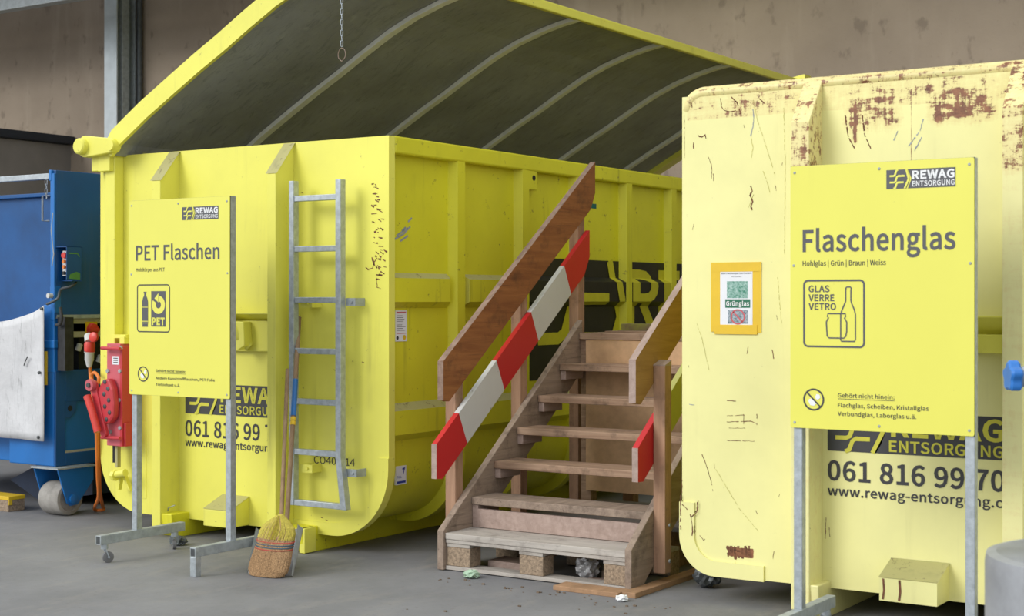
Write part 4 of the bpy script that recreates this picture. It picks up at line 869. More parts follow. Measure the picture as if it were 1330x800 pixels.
def board(name, x0, x1, ya, yb, z0, z1h, sl, mat, edge=None, bot=None):
    """inclined board with vertical ends: top line through (ya, z0), vertical height z1h"""
    m = MB(); f = lambda y: z0 + (y - ya) * sl
    pts = [(ya, f(ya) - z1h), (ya, f(ya)), (yb, f(yb)), (yb, f(yb) - z1h)] if bot is None else [(ya, f(ya) - bot), (ya, f(ya)), (yb, f(yb)), (yb, f(yb) - z1h * 0.75), (yb - 0.06, f(yb - 0.06) - z1h), (ya + 0.06, f(ya + 0.06) - z1h)]
    m.prism(pts, 0, x0, x1); return m
hb = board('handrail', XL - 0.045, XL - 0.004, 7.24, 9.02, 1.235, 0.285, HL, 'w_rail', bot=0.23).build('handrail', 'w_rail', ST, bevel=0.003)
# thin grey sawn top and end of the left handrail
m = MB(); f = lambda y: 1.235 + (y - 7.24) * HL
m.poly([(XL - 0.0455, 7.239, f(7.24)), (XL - 0.0035, 7.239, f(7.24)), (XL - 0.0035, 7.239, f(7.24) - 0.23), (XL - 0.0455, 7.239, f(7.24) - 0.23)])
m.poly([(XL - 0.0455, 7.24, f(7.24) + 0.0015), (XL - 0.0035, 7.24, f(7.24) + 0.0015), (XL - 0.0035, 9.02, f(9.02) + 0.0015), (XL - 0.0455, 9.02, f(9.02) + 0.0015)])
m.build('sawn_edge', 'w_edge_dark', hb)
# red and white warning boards
def warning(x0, x1, ya, yb, ztop, sl, cuts, hh, colours):
    par = None; f = lambda y: ztop + (y - ya) * sl
    ys = [ya] + cuts + [yb]; sk = 0.09
    for i in range(len(ys) - 1):
        a, b = ys[i], ys[i + 1]
        bl = a + (sk if i > 0 else 0.0); br = b + (sk if i < len(ys) - 2 else 0.0)
        pts = [(a, f(a)), (b, f(b)), (br, f(br) - hh), (bl, f(bl) - hh)]
        if i == 0: pts = [(a, f(a)), (b, f(b)), (br, f(br) - hh), (a + 0.06, f(a + 0.06) - hh), (a, f(a) - hh * 0.80)]
        if i == len(ys) - 2: pts = [(a, f(a)), (b, f(b)), (b, f(b) - hh * 0.72), (b - 0.07, f(b - 0.07) - hh), (bl, f(bl) - hh)]
        m = MB(); m.prism(pts, 0, x0, x1)
        if par is None: par = m.build('warning_board', colours[i], ST, bevel=0.002)
        else: m.build('colour_band', colours[i], par, bevel=0.002)
    m = MB(); m.poly([(x0, ya - 0.001, f(ya)), (x1, ya - 0.001, f(ya)), (x1, ya - 0.001, f(ya) - hh * 0.8), (x0, ya - 0.001, f(ya) - hh * 0.8)]); m.build('board_end', 'w_edge', par)
XW = XL - 0.004
cuts = [atx(x, y, XW).y for x, y in ((596, 541), (645, 470), (690, 408), (733, 343))]
wa = atx(567, 577, XW); wb = atx(766, 299, XW)
warning(XL - 0.040, XW, wa.y, wb.y, wa.z, (wb.z - wa.z) / (wb.y - wa.y), cuts, 0.255, ['board_red', 'board_white', 'board_red', 'board_white', 'board_red'])
# right railing
XO = XR + 0.042
post(XO, XO + 0.074, 7.487, 7.565, 0.075, 1.235)
m = MB(); m.poly([(XO - 0.001, 7.486, 1.236), (XO + 0.075, 7.486, 1.236), (XO + 0.075, 7.566, 1.262), (XO - 0.001, 7.566, 1.262)]); m.prism([(7.487, 1.23), (7.565, 1.23), (7.565, 1.261), (7.487, 1.235)], 0, XO, XO + 0.074); m.build('post_top', 'w_edge', ST)
post(XO, XO + 0.074, 8.78, 8.86, 0.0, 2.15)
h2 = board('handrail', XR, XO - 0.001, 7.285, 9.0, 1.268, 0.29, HL, 'w_rail_light', bot=0.235).build('handrail', 'w_rail_light', ST, bevel=0.003, label='lighter brown right handrail board')
m = MB(); f = lambda y: 1.268 + (y - 7.285) * HL
m.poly([(XR - 0.0005, 7.284, f(7.285)), (XO, 7.284, f(7.285)), (XO, 7.284, f(7.285) - 0.235), (XR - 0.0005, 7.284, f(7.285) - 0.235)])
m.poly([(XR - 0.0005, 7.285, f(7.285) + 0.0015), (XO, 7.285, f(7.285) + 0.0015), (XO, 9.0, f(9.0) + 0.0015), (XR - 0.0005, 9.0, f(9.0) + 0.0015)]); m.build('sawn_edge', 'w_edge', h2)
M['board_lime'] = paint('lime_tinted_board_paint', (0.48, 0.48, 0.13), seed=15, dirt=(0.3, 0.28, 0.1), dirt_amt=0.2, speck=0.7)  # yellowish-green tone for one board segment
warning(XR + 0.002, XO - 0.002, 7.315, 9.0, 0.785, HL, [7.56, 7.98, 8.4, 8.7], 0.235, ['board_red', 'board_lime', 'board_red', 'board_white', 'board_red'])
for (y, z) in ((7.54, 0.14), (7.54, 0.34)): m = MB(); m.lathe((XO + 0.074, y, z), (1, 0, 0), [(0, 0.012), (0.006, 0.010)], 10); m.build('screw', 'galv', ST)
# loose plank under the right stringer
pk = flo(754, 757); pk2 = flo(818, 771)
pl = MB().box(-4.40, -3.99, 7.09, 7.228, 0.0, 0.026)
ident(pl.build('wooden_board', 'w_plank', bevel=0.003), 'short tan board lying on the floor below the stair foot', 'board')
pl = MB().box(-3.985, -3.90, 7.12, 8.75, 0.0, 0.030)
ident(pl.build('wooden_plank', 'w_plank', bevel=0.003), 'long narrow plank lying on the floor right of the stairs', 'plank')
# litter under the pallet
def crumple(name, c, r, mat, label, cat, flat=0.6, seed=1, group=None):
    bm = bmesh.new(); bmesh.ops.create_icosphere(bm, subdivisions=3, radius=1); rnd = random.Random(seed)
    for v in bm.verts:
        k = 0.75 + 0.45 * rnd.random(); v.co = Vector((v.co.x * r * k, v.co.y * r * k * 0.9, max(-0.95 * flat * r, v.co.z * r * k * flat)))
    mn = min(v.co.z for v in bm.verts)
    for v in bm.verts: v.co.z -= mn
    me = bpy.data.meshes.new(name); bm.to_mesh(me); bm.free(); me.materials.append(M[mat]); o = bpy.data.objects.new(name, me); COL.objects.link(o); o.location = c
    return ident(o, label, cat, group)
crumple('foil_ball', (-4.42, 7.50, 0.0), 0.07, 'foil', 'crumpled silver foil ball inside the pallet step', 'foil', 0.95, 3)
crumple('wrapper', (-4.98, 7.14, 0.0), 0.05, 'glass_green', 'pale green crumpled wrapper on the floor before the pallet', 'wrapper', 0.45, 5)
crumple('plastic_scrap', (-3.93, 7.03, 0.0), 0.035, 'print_white', 'small clear-white plastic scrap before the stair foot', 'scrap', 0.5, 6)
crumple('plastic_bag', (-3.72, 7.62, 0.0), 0.075, 'steel_dark', 'dark crumpled bag between the newel post and pale container', 'bag', 0.9, 9)
q = MB().box(-5.06, -4.76, 7.42, 7.60, 0.0, 0.055); ident(q.build('wood_offcut', 'w_edge', bevel=0.003), 'pale wood offcut lying in the left pallet opening', 'offcut')
for k, (x, y, a, l) in enumerate(((-4.33, 7.47, 0.5, 0.12), (-4.24, 7.50, -0.7, 0.10), (-4.21, 7.44, 1.1, 0.11), (-4.28, 7.55, 0.1, 0.13))):
    m = MB(); m.box(-l / 2, l / 2, -0.018, 0.018, 0, 0.012 + 0.012 * k); o = m.build('wood_chip', ['w_edge', 'litter', 'print_white', 'litter'][k]); o.location = (x, y, 0.0); o.rotation_euler = (0, 0, a)
    ident(o, ['light wood chip beside the foil ball in the right pallet opening', 'brown scrap of bark inside the right pallet opening', 'white splinter leaning in the right pallet opening', 'brown scrap at the back of the right pallet opening'][k], 'scrap', 'litter in the pallet opening')
pm = MB(); rl = random.Random(5)
for k in range(60):
    x = rl.uniform(-4.32, -4.19); y = rl.uniform(7.60, 7.74); a = rl.uniform(0.008, 0.03); pm.box(x, x + a, y, y + a * rl.uniform(0.4, 1), 0.0, a * rl.uniform(0.3, 1.6) + 0.03 * (y - 7.6) / 0.2)
ident(pm.build('dirt_heap', 'litter'), 'heap of brown dirt and splinters in the right pallet opening', 'dirt', kind='stuff')
for k in range(40):
    x = random.uniform(-5.1, -3.6); y = random.uniform(6.93, 7.075) if k < 30 else random.uniform(6.2, 7.0)
    if k == 0: gm = MB()
    s_ = random.uniform(0.004, 0.011); gm.box(x, x + s_ * 1.6, y, y + s_, 0.0, s_ * 0.7)
ident(gm.build('floor_crumbs', 'litter'), 'scattered brown crumbs on the floor before the stairs', 'crumbs', kind='stuff')

# ================================================================== SIGN STANDS
def sign_stand(ox, oy, pw, ph, zb, label, printer, base_z=0.0):
    """ox: left edge of the panel, oy: panel front"""
    t = thing('sign_stand', (ox + pw / 2, oy + 0.05, 0), label, 'sign', 'yellow signs on galvanised stands')
    zt = zb + ph
    pn = MB(); pn.prism(round_rect(ox, ox + pw, zb, zt, 0.008, 3), 1, oy, oy + 0.006); pan = pn.build('sign_panel', 'sign_yellow', t)
    MB().box(ox - 0.001, ox + pw + 0.001, oy + 0.0062, oy + 0.010, zb - 0.001, zt + 0.001).build('panel_edge', 'steel_dark', pan)
    for (u, v) in ((0.025, 0.975), (0.5, 0.975), (0.975, 0.975), (0.02, 0.62), (0.98, 0.62), (0.025, 0.02), (0.5, 0.02), (0.975, 0.02)):
        m = MB(); m.lathe((ox + pw * u, oy, zb + ph * v), (0, -1, 0), [(0, 0.007), (0.003, 0.005)], 8); m.build('rivet', 'galv_dull', pan)
    printer(pan, lambda u: ox + pw * u, lambda v: zb + ph * v, oy - 0.0012)
    for (x, foot) in ((ox + 0.012, 'wheels'), (ox + pw - 0.042, 'block')):
        MB().box(x, x + 0.042, oy + 0.010, oy + 0.055, 0.17, zt + 0.002).build('post', 'galv', t, bevel=0.003)
        fb = MB(); y0, y1 = oy - 0.28, oy + 0.42; zz = 0.115
        fb.box(x + 0.0, x + 0.045, y0, y1, zz, zz + 0.056); bar = fb.build('foot_bar', 'galv_dull', t, bevel=0.003)
        MB().box(x + 0.007, x + 0.038, y0 - 0.001, y0 + 0.002, zz + 0.007, zz + 0.049).build('open_end_shade', 'steel_dark', bar)  # dark plate drawn for the shade inside the hollow bar
        if foot == 'block':
            MB().box(x, x + 0.045, y0, y0 + 0.045, 0.0, zz).build('foot_block', 'galv', t, bevel=0.003); MB().box(x, x + 0.045, y1 - 0.045, y1, 0.0, zz).build('foot_block', 'galv', t, bevel=0.003)
        else:
            for yw, sw in ((y0 + 0.05, 0.4), (y1 - 0.07, -0.9)):
                cw = Vector((x + 0.022, yw, 0)); d = Vector((math.sin(sw), math.cos(sw), 0)); ax = Vector((d.y, -d.x, 0)); c = cw + d * 0.022 + Vector((0, 0, 0.034))
                m = MB(); m.lathe(c - ax * 0.012, ax, [(0, 0.026), (0.002, 0.034), (0.022, 0.034), (0.024, 0.026)], 20); cs = m.build('caster_wheel', 'caster_grey', t, smooth='auto')
                m = MB(); m.lathe(cw + Vector((0, 0, 0.085)), (0, 0, 1), [(0, 0.022), (0.03, 0.022)], 14)
                for sg in (-1, 1): m.beam(cw + Vector((0, 0, 0.09)) + ax * (0.017 * sg), c + ax * (0.017 * sg), 0.003, 0.026, ax)
                m.lathe(c - ax * 0.021, ax, [(0, 0.007), (0.042, 0.007)], 8); m.build('caster_fork', 'galv', cs)
    return t
def logo(pan, x0, x1, z0, z1, Y):
    dk = MB(); lt = MB(); wt = MB(); xe = x0 + (x1 - x0) * 0.345
    emblem(dk, lt, x0, xe, z0, z1, Y, d=0.0008)
    w = x1 - x0; h = z1 - z0
    dk.poly([(x, Y, z) for x, z in ((xe - w * 0.03, z0), (x1, z0), (x1, z1), (xe - w * 0.03, z1), (xe + w * 0.025, (z0 + z1) / 2))])
    add_text(wt, 'REWAG', xe + w * 0.035, x1 - w * 0.012, z0 + h * 0.46, z1 - h * 0.09, front(Y - 0.0008), 0.025)
    add_text(wt, 'ENTSORGUNG', xe + w * 0.035, x1 - w * 0.012, z0 + h * 0.09, z0 + h * 0.37, front(Y - 0.0008), 0.016)
    b = dk.build('logo_band', 'print_grey', pan, norm=False); wt.build('logo_lettering', 'print_white', pan, norm=False); lt.build('logo_stroke', 'sign_yellow', pan, norm=False)
def ban(pan, cx, cz, r, Y):
    m = MB(); ring = [(cx + r * math.cos(2 * math.pi * k / 32), cz + r * math.sin(2 * math.pi * k / 32)) for k in range(32)]
    loop_stroke(m, ring, r * 0.17, Y); m.ribbon([(cx - r * 0.7, Y - 0.0008, cz + r * 0.7), (cx + r * 0.7, Y - 0.0008, cz - r * 0.7)], r * 0.15, (0, -1, 0))
    o = m.build('prohibition_ring', 'print', pan)
    m = MB()
    m.poly([(cx + r * a, Y - 0.0004, cz + r * b) for a, b in ((-0.55, -0.15), (-0.45, 0.05), (-0.15, 0.10), (-0.1, -0.05), (0.2, -0.1), (0.3, -0.35), (0.05, -0.62), (-0.35, -0.55))])
    m.poly([(cx + r * a, Y - 0.0004, cz + r * b) for a, b in ((0.15, 0.25), (0.3, 0.55), (0.6, 0.5), (0.7, 0.2), (0.45, 0.0), (0.25, 0.05))])
    m.build('hand_pictogram', 'print_white', pan)
def notes(pan, X, Z, Y, head, lines, u0, uh, us, vh, vl, ch):
    m = MB(); h = Z(1) - Z(0)
    add_text(m, head, X(u0), X(uh), Z(vh), Z(vh) + ch, front(Y), 0.008); m.box(X(u0), X(uh), Y - 0.0003, Y, Z(vh) - 0.0075, Z(vh) - 0.0055)
    for (txt, u1, v) in lines: add_text(m, txt, X(u0), X(u1), Z(v), Z(v) + ch, front(Y), 0.008)
    m.build('note_lettering', 'print', pan, norm=False)
def fr(px, py, corner):   # photo pixel -> u, v on a sign whose corners in the photo are given
    return px, py
def print_pet(pan, X, Z, Y):
    logo(pan, X(0.54), X(0.895), Z(0.890), Z(0.955), Y)
    m = MB(); add_text(m, 'PET Flaschen', X(0.072), X(0.905), Z(0.690), Z(0.768), front(Y), 0.010); m.build('title_lettering', 'print_grey', pan, norm=False)
    m = MB(); add_text(m, 'Hohlkörper aus PET', X(0.073), X(0.365), Z(0.634), Z(0.652), front(Y), 0.004); m.build('subtitle_lettering', 'print', pan, norm=False)
    m = MB(); loop_stroke(m, round_rect(X(0.085), X(0.415), Z(0.325), Z(0.565), 0.02), 0.007, Y); m.build('pictogram_frame', 'print', pan)
    m = MB(); b0, b1 = X(0.135), X(0.195); bz0, bz1 = Z(0.350), Z(0.53); w = b1 - b0; h = bz1 - bz0
    half = [(0.5, 0.0), (0.44, 0.02), (0.46, 0.07), (0.5, 0.12), (0.5, 0.72), (0.36, 0.82), (0.16, 0.90), (0.15, 0.95), (0.24, 0.955), (0.24, 1.0)]
    ctr = (b0 + b1) / 2; pts = [(ctr + a * w, Y, bz0 + b * h) for a, b in half] + [(ctr - a * w, Y, bz0 + b * h) for a, b in half[::-1]]
    m.poly(pts); m.build('bottle_pictogram', 'print_grey', pan)
    m = MB()
    for v in (0.10, 0.15, 0.55): m.box(b0 - 0.001, b1 + 0.001, Y - 0.0008, Y - 0.0004, bz0 + h * v, bz0 + h * (v + 0.018))
    m.build('bottle_label', 'sign_yellow', pan)
    m = MB(); m.poly([(X(a), Y, Z(b)) for a, b in ((0.228, 0.352), (0.375, 0.352), (0.375, 0.533), (0.228, 0.533))]); sq = m.build('recycling_square', 'print_grey', pan)
    m = MB(); cx, cz = X(0.303), Z(0.463); R1, R2 = 0.056, 0.022
    A_ = []; B_ = []
    for k in range(25):
        a = math.radians(150 + 290 * k / 24); A_.append((cx + R1 * math.cos(a), Y - 0.0008, cz + R1 * math.sin(a))); B_.append((cx + R2 * math.cos(a), Y - 0.0008, cz + R2 * math.sin(a)))
    m.strip(A_, B_); a = math.radians(80)
    m.poly([(cx + 0.0, Y - 0.0008, cz + R1 + 0.016), (cx + 0.0, Y - 0.0008, cz + R2 - 0.008), (cx - 0.034, Y - 0.0008, cz + R1 - 0.016)])
    add_text(m, 'PET', X(0.238), X(0.367), Z(0.359), Z(0.398), front(Y - 0.0008), 0.03); m.build('recycling_arrow', 'sign_yellow', pan, norm=False)
    ban(pan, X(0.145), Z(0.107), 0.044, Y)
    notes(pan, X, Z, Y, 'Gehört nicht hinein:', [('Andere Kunststoffflaschen, PET Folie', 0.86, 0.083), ('Tiefziehpet u.ä.', 0.52, 0.050)], 0.275, 0.575, 0, 0.120, 0, 0.016)
def print_glas(pan, X, Z, Y):
    logo(pan, X(0.54), X(0.905), Z(0.898), Z(0.968), Y)
    m = MB(); add_text(m, 'Flaschenglas', X(0.072), X(0.905), Z(0.671), Z(0.755), front(Y), 0.014); m.build('title_lettering', 'print_grey', pan, norm=False)
    m = MB(); add_text(m, 'Hohlglas | Grün | Braun | Weiss', X(0.072), X(0.537), Z(0.618), Z(0.637), front(Y), 0.006); m.build('subtitle_lettering', 'print', pan, norm=False)
    m = MB(); loop_stroke(m, round_rect(X(0.080), X(0.418), Z(0.312), Z(0.562), 0.02), 0.009, Y); m.build('pictogram_frame', 'print_grey', pan)
    m = MB()
    for txt, u1, v in (('GLAS', 0.225, 0.518), ('VERRE', 0.252, 0.484), ('VETRO', 0.262, 0.451)): add_text(m, txt, X(0.106), X(u1), Z(v), Z(v) + 0.031, front(Y), 0.016)
    m.build('pictogram_lettering', 'print_grey', pan, norm=False)
    m = MB(); b = [(0.317, 0.533), (0.322, 0.537), (0.342, 0.537), (0.347, 0.533), (0.345, 0.523), (0.345, 0.485), (0.350, 0.474), (0.364, 0.452), (0.370, 0.435), (0.370, 0.34), (0.365, 0.333), (0.292, 0.333), (0.288, 0.337), (0.288, 0.435), (0.296, 0.452), (0.310, 0.474), (0.316, 0.485), (0.316, 0.523)]
    loop_stroke(m, [(X(u), Z(v)) for u, v in b], 0.006, Y)
    j = [(0.215, 0.437), (0.315, 0.437), (0.315, 0.425), (0.309, 0.421), (0.322, 0.405), (0.322, 0.37), (0.316, 0.352), (0.305, 0.345), (0.222, 0.345), (0.212, 0.352), (0.207, 0.405), (0.219, 0.421), (0.213, 0.425)]
    loop_stroke(m, [(X(u), Z(v)) for u, v in j], 0.006, Y - 0.0003); m.build('bottle_pictogram', 'print_grey', pan)
    ban(pan, X(0.135), Z(0.110), 0.047, Y)
    notes(pan, X, Z, Y, 'Gehört nicht hinein:', [('Flachglas, Scheiben, Kristallglas', 0.765, 0.085), ('Verbundglas, Laborglas u.ä.', 0.700, 0.053)], 0.272, 0.583, 0, 0.122, 0, 0.0185)
sign_stand(-7.163, 6.55, 0.850, 1.200, 1.012, 'yellow PET Flaschen sign on a galvanised wheeled stand, by the broom', print_pet)
sign_stand(-2.774, 6.55, 0.847, 1.205, 1.0095, 'large yellow Flaschenglas sign on a galvanised stand before the pale container', print_glas)

# ================================================================== BROOM AND DUSTPAN
bt = Vector((-6.02, 6.62, 0.0)); 
n0 = aty(365, 672, 6.63); n1 = aty(373.5, 480, 7.12)
br = thing('broom', (n0.x, 6.6, 0), 'straw broom with wooden handle standing bristles down on the floor', 'broom')
MB().tube([tuple(n0 - Vector((0, 0, 0.05))), tuple(n1)], 0.0125, 12).build('handle', 'w_stick', br, smooth='auto')
neck = aty(365, 672, 6.615); z0 = neck.z
half_w = [(0.0, 0.018), (0.06, 0.03), (0.12, 0.085), (0.2, 0.118), (0.30, 0.135), (0.40, 0.135), (0.52, 0.132), (0.64, 0.142), (0.8, 0.148), (0.92, 0.142), (1.0, 0.112)]
LEN = z0 + 0.03
def brush_section(v):
    for (a, wa), (b, wb) in zip(half_w, half_w[1:]):
        if a <= v <= b: return wa + (wb - wa) * (v - a) / (b - a)
    return 0.1
def brush_pt(u, v, d, r=1.0):
    w = brush_section(v) * r; th = 0.016 + 0.05 * min(1.0, v * 2) * (1 - 0.2 * v)
    cx = neck.x - 0.030 * v * v - 0.012 * v
    return Vector((cx + math.cos(u) * w, neck.y - 0.085 * v + math.sin(u) * th * r, max(0.004, z0 + 0.02 - LEN * v + d)))
m = MB(); rings = []
for i in range(23):
    v = 0.97 * i / 22; rings.append([m.bm.verts.new(brush_pt(2 * math.pi * k / 40, v, 0, 0.94)) for k in range(40)])
for i in range(22):
    m.mi = 1 if i < 8 else 0
    for k in range(40): m.face([rings[i][k], rings[i][(k + 1) % 40], rings[i + 1][(k + 1) % 40], rings[i + 1][k]])
m.face(rings[0][::-1]); m.face(rings[-1]); core = m.build('brush_head', ['bristle', 'straw_yel'], br, smooth=True)
m = MB(); rnd = random.Random(4)
for i in range(700):
    u = rnd.uniform(0, 2 * math.pi); e = rnd.uniform(0.95, 1.0); wob = rnd.uniform(-0.05, 0.05); v0 = 0.03 if rnd.random() < 0.10 else rnd.uniform(0.32, 0.5)
    pts = []
    for k in range(6):
        v = v0 + (e - v0) * k / 5; p = brush_pt(u + wob * k / 5, v, 0, 0.955 + 0.05 * rnd.random()); pts.append(p)
    m.mi = 1 if v0 < 0.1 and rnd.random() < 0.0 else 0
    m.tube([tuple(p) for p in pts], [0.0022, 0.0022, 0.002, 0.002, 0.0018, 0.0012], 3, cap=False)
m.build('bristles', ['bristle', 'straw_yel'], core, kind='stuff')
m = MB()
for i in range(240):
    u = rnd.uniform(0, 2 * math.pi); pts = [brush_pt(u, 0.02 + 0.36 * k / 4, 0, 0.985 + 0.03 * rnd.random()) for k in range(5)]
    m.tube([tuple(p) for p in pts], 0.0022, 3, cap=False)
m.build('yellow_straw', 'straw_yel', core, kind='stuff')
for v, mat in ((0.415, 'thread_red'), (0.455, 'thread_blue'), (0.495, 'thread_blue'), (0.53, 'thread_red')):
    m = MB(); m.tube([tuple(brush_pt(2 * math.pi * k / 36, v, 0.006 * math.sin(k / 5.7), 1.02)) for k in range(36)], 0.0035, 6, closed=True); m.build('binding_thread', mat, br, smooth=True)
# long-handled dustpan
d0 = aty(372, 690, 6.80); d1 = aty(388.5, 412, 7.33)
dp = thing('dustpan', (d0.x, 6.7, 0), 'grey metal dustpan with long wooden handle, behind the straw broom', 'dustpan')
MB().tube([tuple(d0), tuple(d1)], 0.0145, 12).build('handle', 'w_stick', dp, smooth='auto')
sd = (d1 - d0)
def on_stick(py): 
    t_ = (690 - py) / (690 - 412); return d0 + sd * t_
MB().tube([tuple(on_stick(545)), tuple(on_stick(497))], 0.0175, 14).build('blue_tape_wrap', 'blue_tape', dp, smooth='auto')
for a, b in ((557, 552), (551, 547)): MB().tube([tuple(on_stick(a)), tuple(on_stick(b))], 0.017, 14).build('yellow_tape_wrap', 'yellow_tape', dp, smooth='auto')
c0 = flo(317, 746) + Vector((0, 0.03, 0)); c1 = flo(375, 750) + Vector((0, 0.03, 0)); e0 = aty(339, 690, 6.86); e1 = aty(393, 686, 6.86)
m = MB(); 
A_ = [c0 + Vector((0, 0, 0.004)), c1 + Vector((0, 0, 0.004)), Vector((e1.x, 6.86, e1.z)), Vector((e0.x, 6.86, e0.z))]
m.poly([tuple(p) for p in A_]); m.poly([tuple(p + Vector((0, 0.006, -0.003))) for p in A_][::-1])
for i in range(4): a, b = A_[i], A_[(i + 1) % 4]; o_ = Vector((0, 0.006, -0.003)); m.poly([tuple(a), tuple(b), tuple(b + o_), tuple(a + o_)])
dpn = m.build('pan', plain('pan_zinc', (0.40, 0.41, 0.44), 0.4, 0.4, 0.15, 8), dp)
m = MB()
for (a, b) in ((A_[0], A_[3]), (A_[1], A_[2])):
    n_ = Vector((0, -0.045, 0.03)); m.poly([tuple(a), tuple(b), tuple(b + n_), tuple(a + n_ * 0.15)])
m.build('pan_side', 'galv_dull', dp)
m = MB(); q = aty(393, 686, 6.86); m.lathe((d0.x, d0.y - 0.0, d0.z - 0.05), (0, 0.1, 1), [(0, 0.02), (0.08, 0.018)], 12); m.build('handle_socket', 'galv_dull', dp)

# ================================================================== CHAIN FROM THE ROOF
cp = aty(444, 80, 6.4)
ch = thing('hanging_chain', (cp.x, cp.y, cp.z), 'steel chain with a wire loop hanging before the dark lid', 'chain')
def link_path(c, L, wdt, ang):
    pts = []
    for k in range(16):
        a = 2 * math.pi * k / 16; x = wdt / 2 * math.cos(a); z = (L / 2 - wdt / 2) * (1 if math.sin(a) >= 0 else -1) + wdt / 2 * math.sin(a)
        pts.append((c[0] + x * math.cos(ang), c[1] + x * math.sin(ang), c[2] + z))
    return pts
zt = aty(444, 60, 6.4).z; pitch = 0.029; first = None
lp = [(cp.x + 0.026 * math.sin(a) * (1 if True else 1), cp.y, cp.z + 0.038 + 0.036 * -math.cos(a) * 1.0) for a in [2 * math.pi * k / 20 for k in range(20)]]
lp = [(x if z > cp.z + 0.02 else cp.x + (x - cp.x) * max(0.15, (z - cp.z + 0.01) / 0.03), y, z) for x, y, z in lp]
MB().tube(lp, 0.0022, 6, closed=True).build('wire_loop', plain('rusty_wire', (0.30, 0.22, 0.17), 0.6, 0.4), ch, smooth=True)
l0 = MB(); l0.tube(link_path((cp.x, cp.y, zt + 0.014), 0.034, 0.012, 0.5), 0.0021, 6, closed=True); l0 = l0.build('chain_link', 'galv', ch, smooth=True)
l1 = MB(); l1.tube(link_path((cp.x, cp.y, zt + 0.014 + pitch), 0.034, 0.012, 0.5 + math.pi / 2), 0.0021, 6, closed=True); l1 = l1.build('chain_link', 'galv', ch, smooth=True)
for i in range(1, 49):
    for s_ in (l0, l1):
        c = s_.copy(); COL.objects.link(c); c.parent = ch; c.location = s_.location + Vector((0, 0, i * 2 * pitch))

# ================================================================== BLUE PRESS CONTAINER, FAR LEFT
KX, KY = -8.95, 7.47
P = thing('press_container', (-9.4, 8.0, 0), 'blue waste press with open side and roller wheel, at the left', 'waste press')
kx = lambda px, Y=KY: aty(px, 500, Y).x
xa = kx(12)
m = MB(); m.box(xa, KX - 0.02, KY, 9.6, 0.365, 1.07); m.box(xa - 2.2, xa, KY + 0.10, 9.6, 0.365, 1.07); body = m.build('lower_body', 'blue', P, bevel=0.008)
# recessed side panel frame
m = MB(); m.box(KX - 0.02, KX, KY, KY + 0.09, 0.365, 1.07); m.box(KX - 0.02, KX, KY + 0.09, 9.6, 0.365, 0.46); m.box(KX - 0.02, KX, KY + 0.09, 9.6, 0.84, 1.07); m.build('side_frame', 'blue_shaded', P, bevel=0.004)
m = MB(); m.box(KX - 0.018, KX - 0.005, KY + 0.09, 9.6, 0.46, 0.475); m.build('dusty_ledge', 'beige', P)
q = atx(88, 548, KX); m = MB(); m.prism([(KY + 0.09, 0.84), (KY + 0.20, 0.84), (KY + 0.18, 0.76), (KY + 0.14, 0.72), (KY + 0.09, 0.72)], 0, KX - 0.018, KX - 0.002); lug = m.build('side_lug', 'blue_shaded', P)
m = MB(); m.lathe((KX - 0.002, KY + 0.135, 0.79), (1, 0, 0), [(0, 0.022), (0.002, 0.022)], 16); m.build('lug_hole_shade', 'black_int', lug)  # flat black disc in place of a shaded hole
# post at the corner, side plate, back plate
m = MB(); m.box(kx(57), kx(71), KY - 0.005, KY + 0.08, 1.06, 1.56); m.box(kx(50), kx(73), KY - 0.02, KY + 0.08, 1.24, 1.30); m.box(kx(66), kx(72.5), KY - 0.01, KY + 0.05, 1.5, 1.70); m.build('corner_post', 'blue', P, bevel=0.006)
m = MB(); m.box(KX - 0.03, KX, KY + 0.003, 9.4, 1.475, 2.555); sp = m.build('hopper_side_plate', 'blue_shaded', P, bevel=0.004)
m = MB(); m.box(KX - 0.045, KX - 0.002, KY - 0.012, KY + 0.0025, 1.45, 2.53); m.build('plate_edge_bar', 'blue', P, bevel=0.003)
m = MB(); m.box(KX - 0.01, KX + 0.004, KY + 0.01, 9.3, 1.46, 1.487); m.build('plate_lip', 'galv_dull', sp)
m = MB(); m.box(KX - 2.8, KX - 0.03, 8.16, 8.2, 1.40, 2.43); m.box(KX - 2.8, KX - 0.03, 8.12, 8.2, 2.43, 2.46); m.build('hopper_back_plate', plain('saturated_blue_paint', (0.002, 0.088, 0.29), 0.5, 0, 0.15, 3), P, bevel=0.004)
m = MB(); m.box(KX - 2.8, KX - 0.03, 7.62, 8.16, 1.36, 1.42); m.build('hopper_sill', 'blue_shaded', P)
m = MB(); m.box(KX - 2.8, KX - 0.10, KY + 0.3, 9.4, 1.07, 1.36); m.build('hopper_interior_shade', 'black_int', P)  # black block filling in for the shade inside the hopper
z_ = aty(30, 231, 7.5).z
m = MB(); m.box(KX - 2.8, KX - 0.032, 7.49, 7.53, z_ - 0.022, z_ + 0.02); bar = m.build('safety_bar', 'galv', P, bevel=0.004)
m = MB(); m.box(KX - 0.06, KX - 0.031, 7.455, 7.55, z_ - 0.04, z_ + 0.04); m.build('bar_bracket', 'blue', P, bevel=0.004)
cxp = aty(60, 240, 7.5)
for i in range(4): m = MB(); m.tube(link_path((cxp.x, 7.5, z_ - 0.045 - i * 0.034), 0.044, 0.018, 0.3 + (i % 2) * 1.57), 0.003, 6, closed=True); m.build('chain_link', 'galv', bar, smooth=True)
m = MB(); a = aty(62, 270, 7.7); m.tube([(a.x + 0.02, 7.7, a.z + 0.09), (a.x - 0.01, 7.66, a.z + 0.09), (a.x - 0.01, 7.66, a.z - 0.10), (a.x + 0.02, 7.7, a.z - 0.10)], 0.008, 8); m.build('door_handle', 'galv_dull', P, smooth='auto')
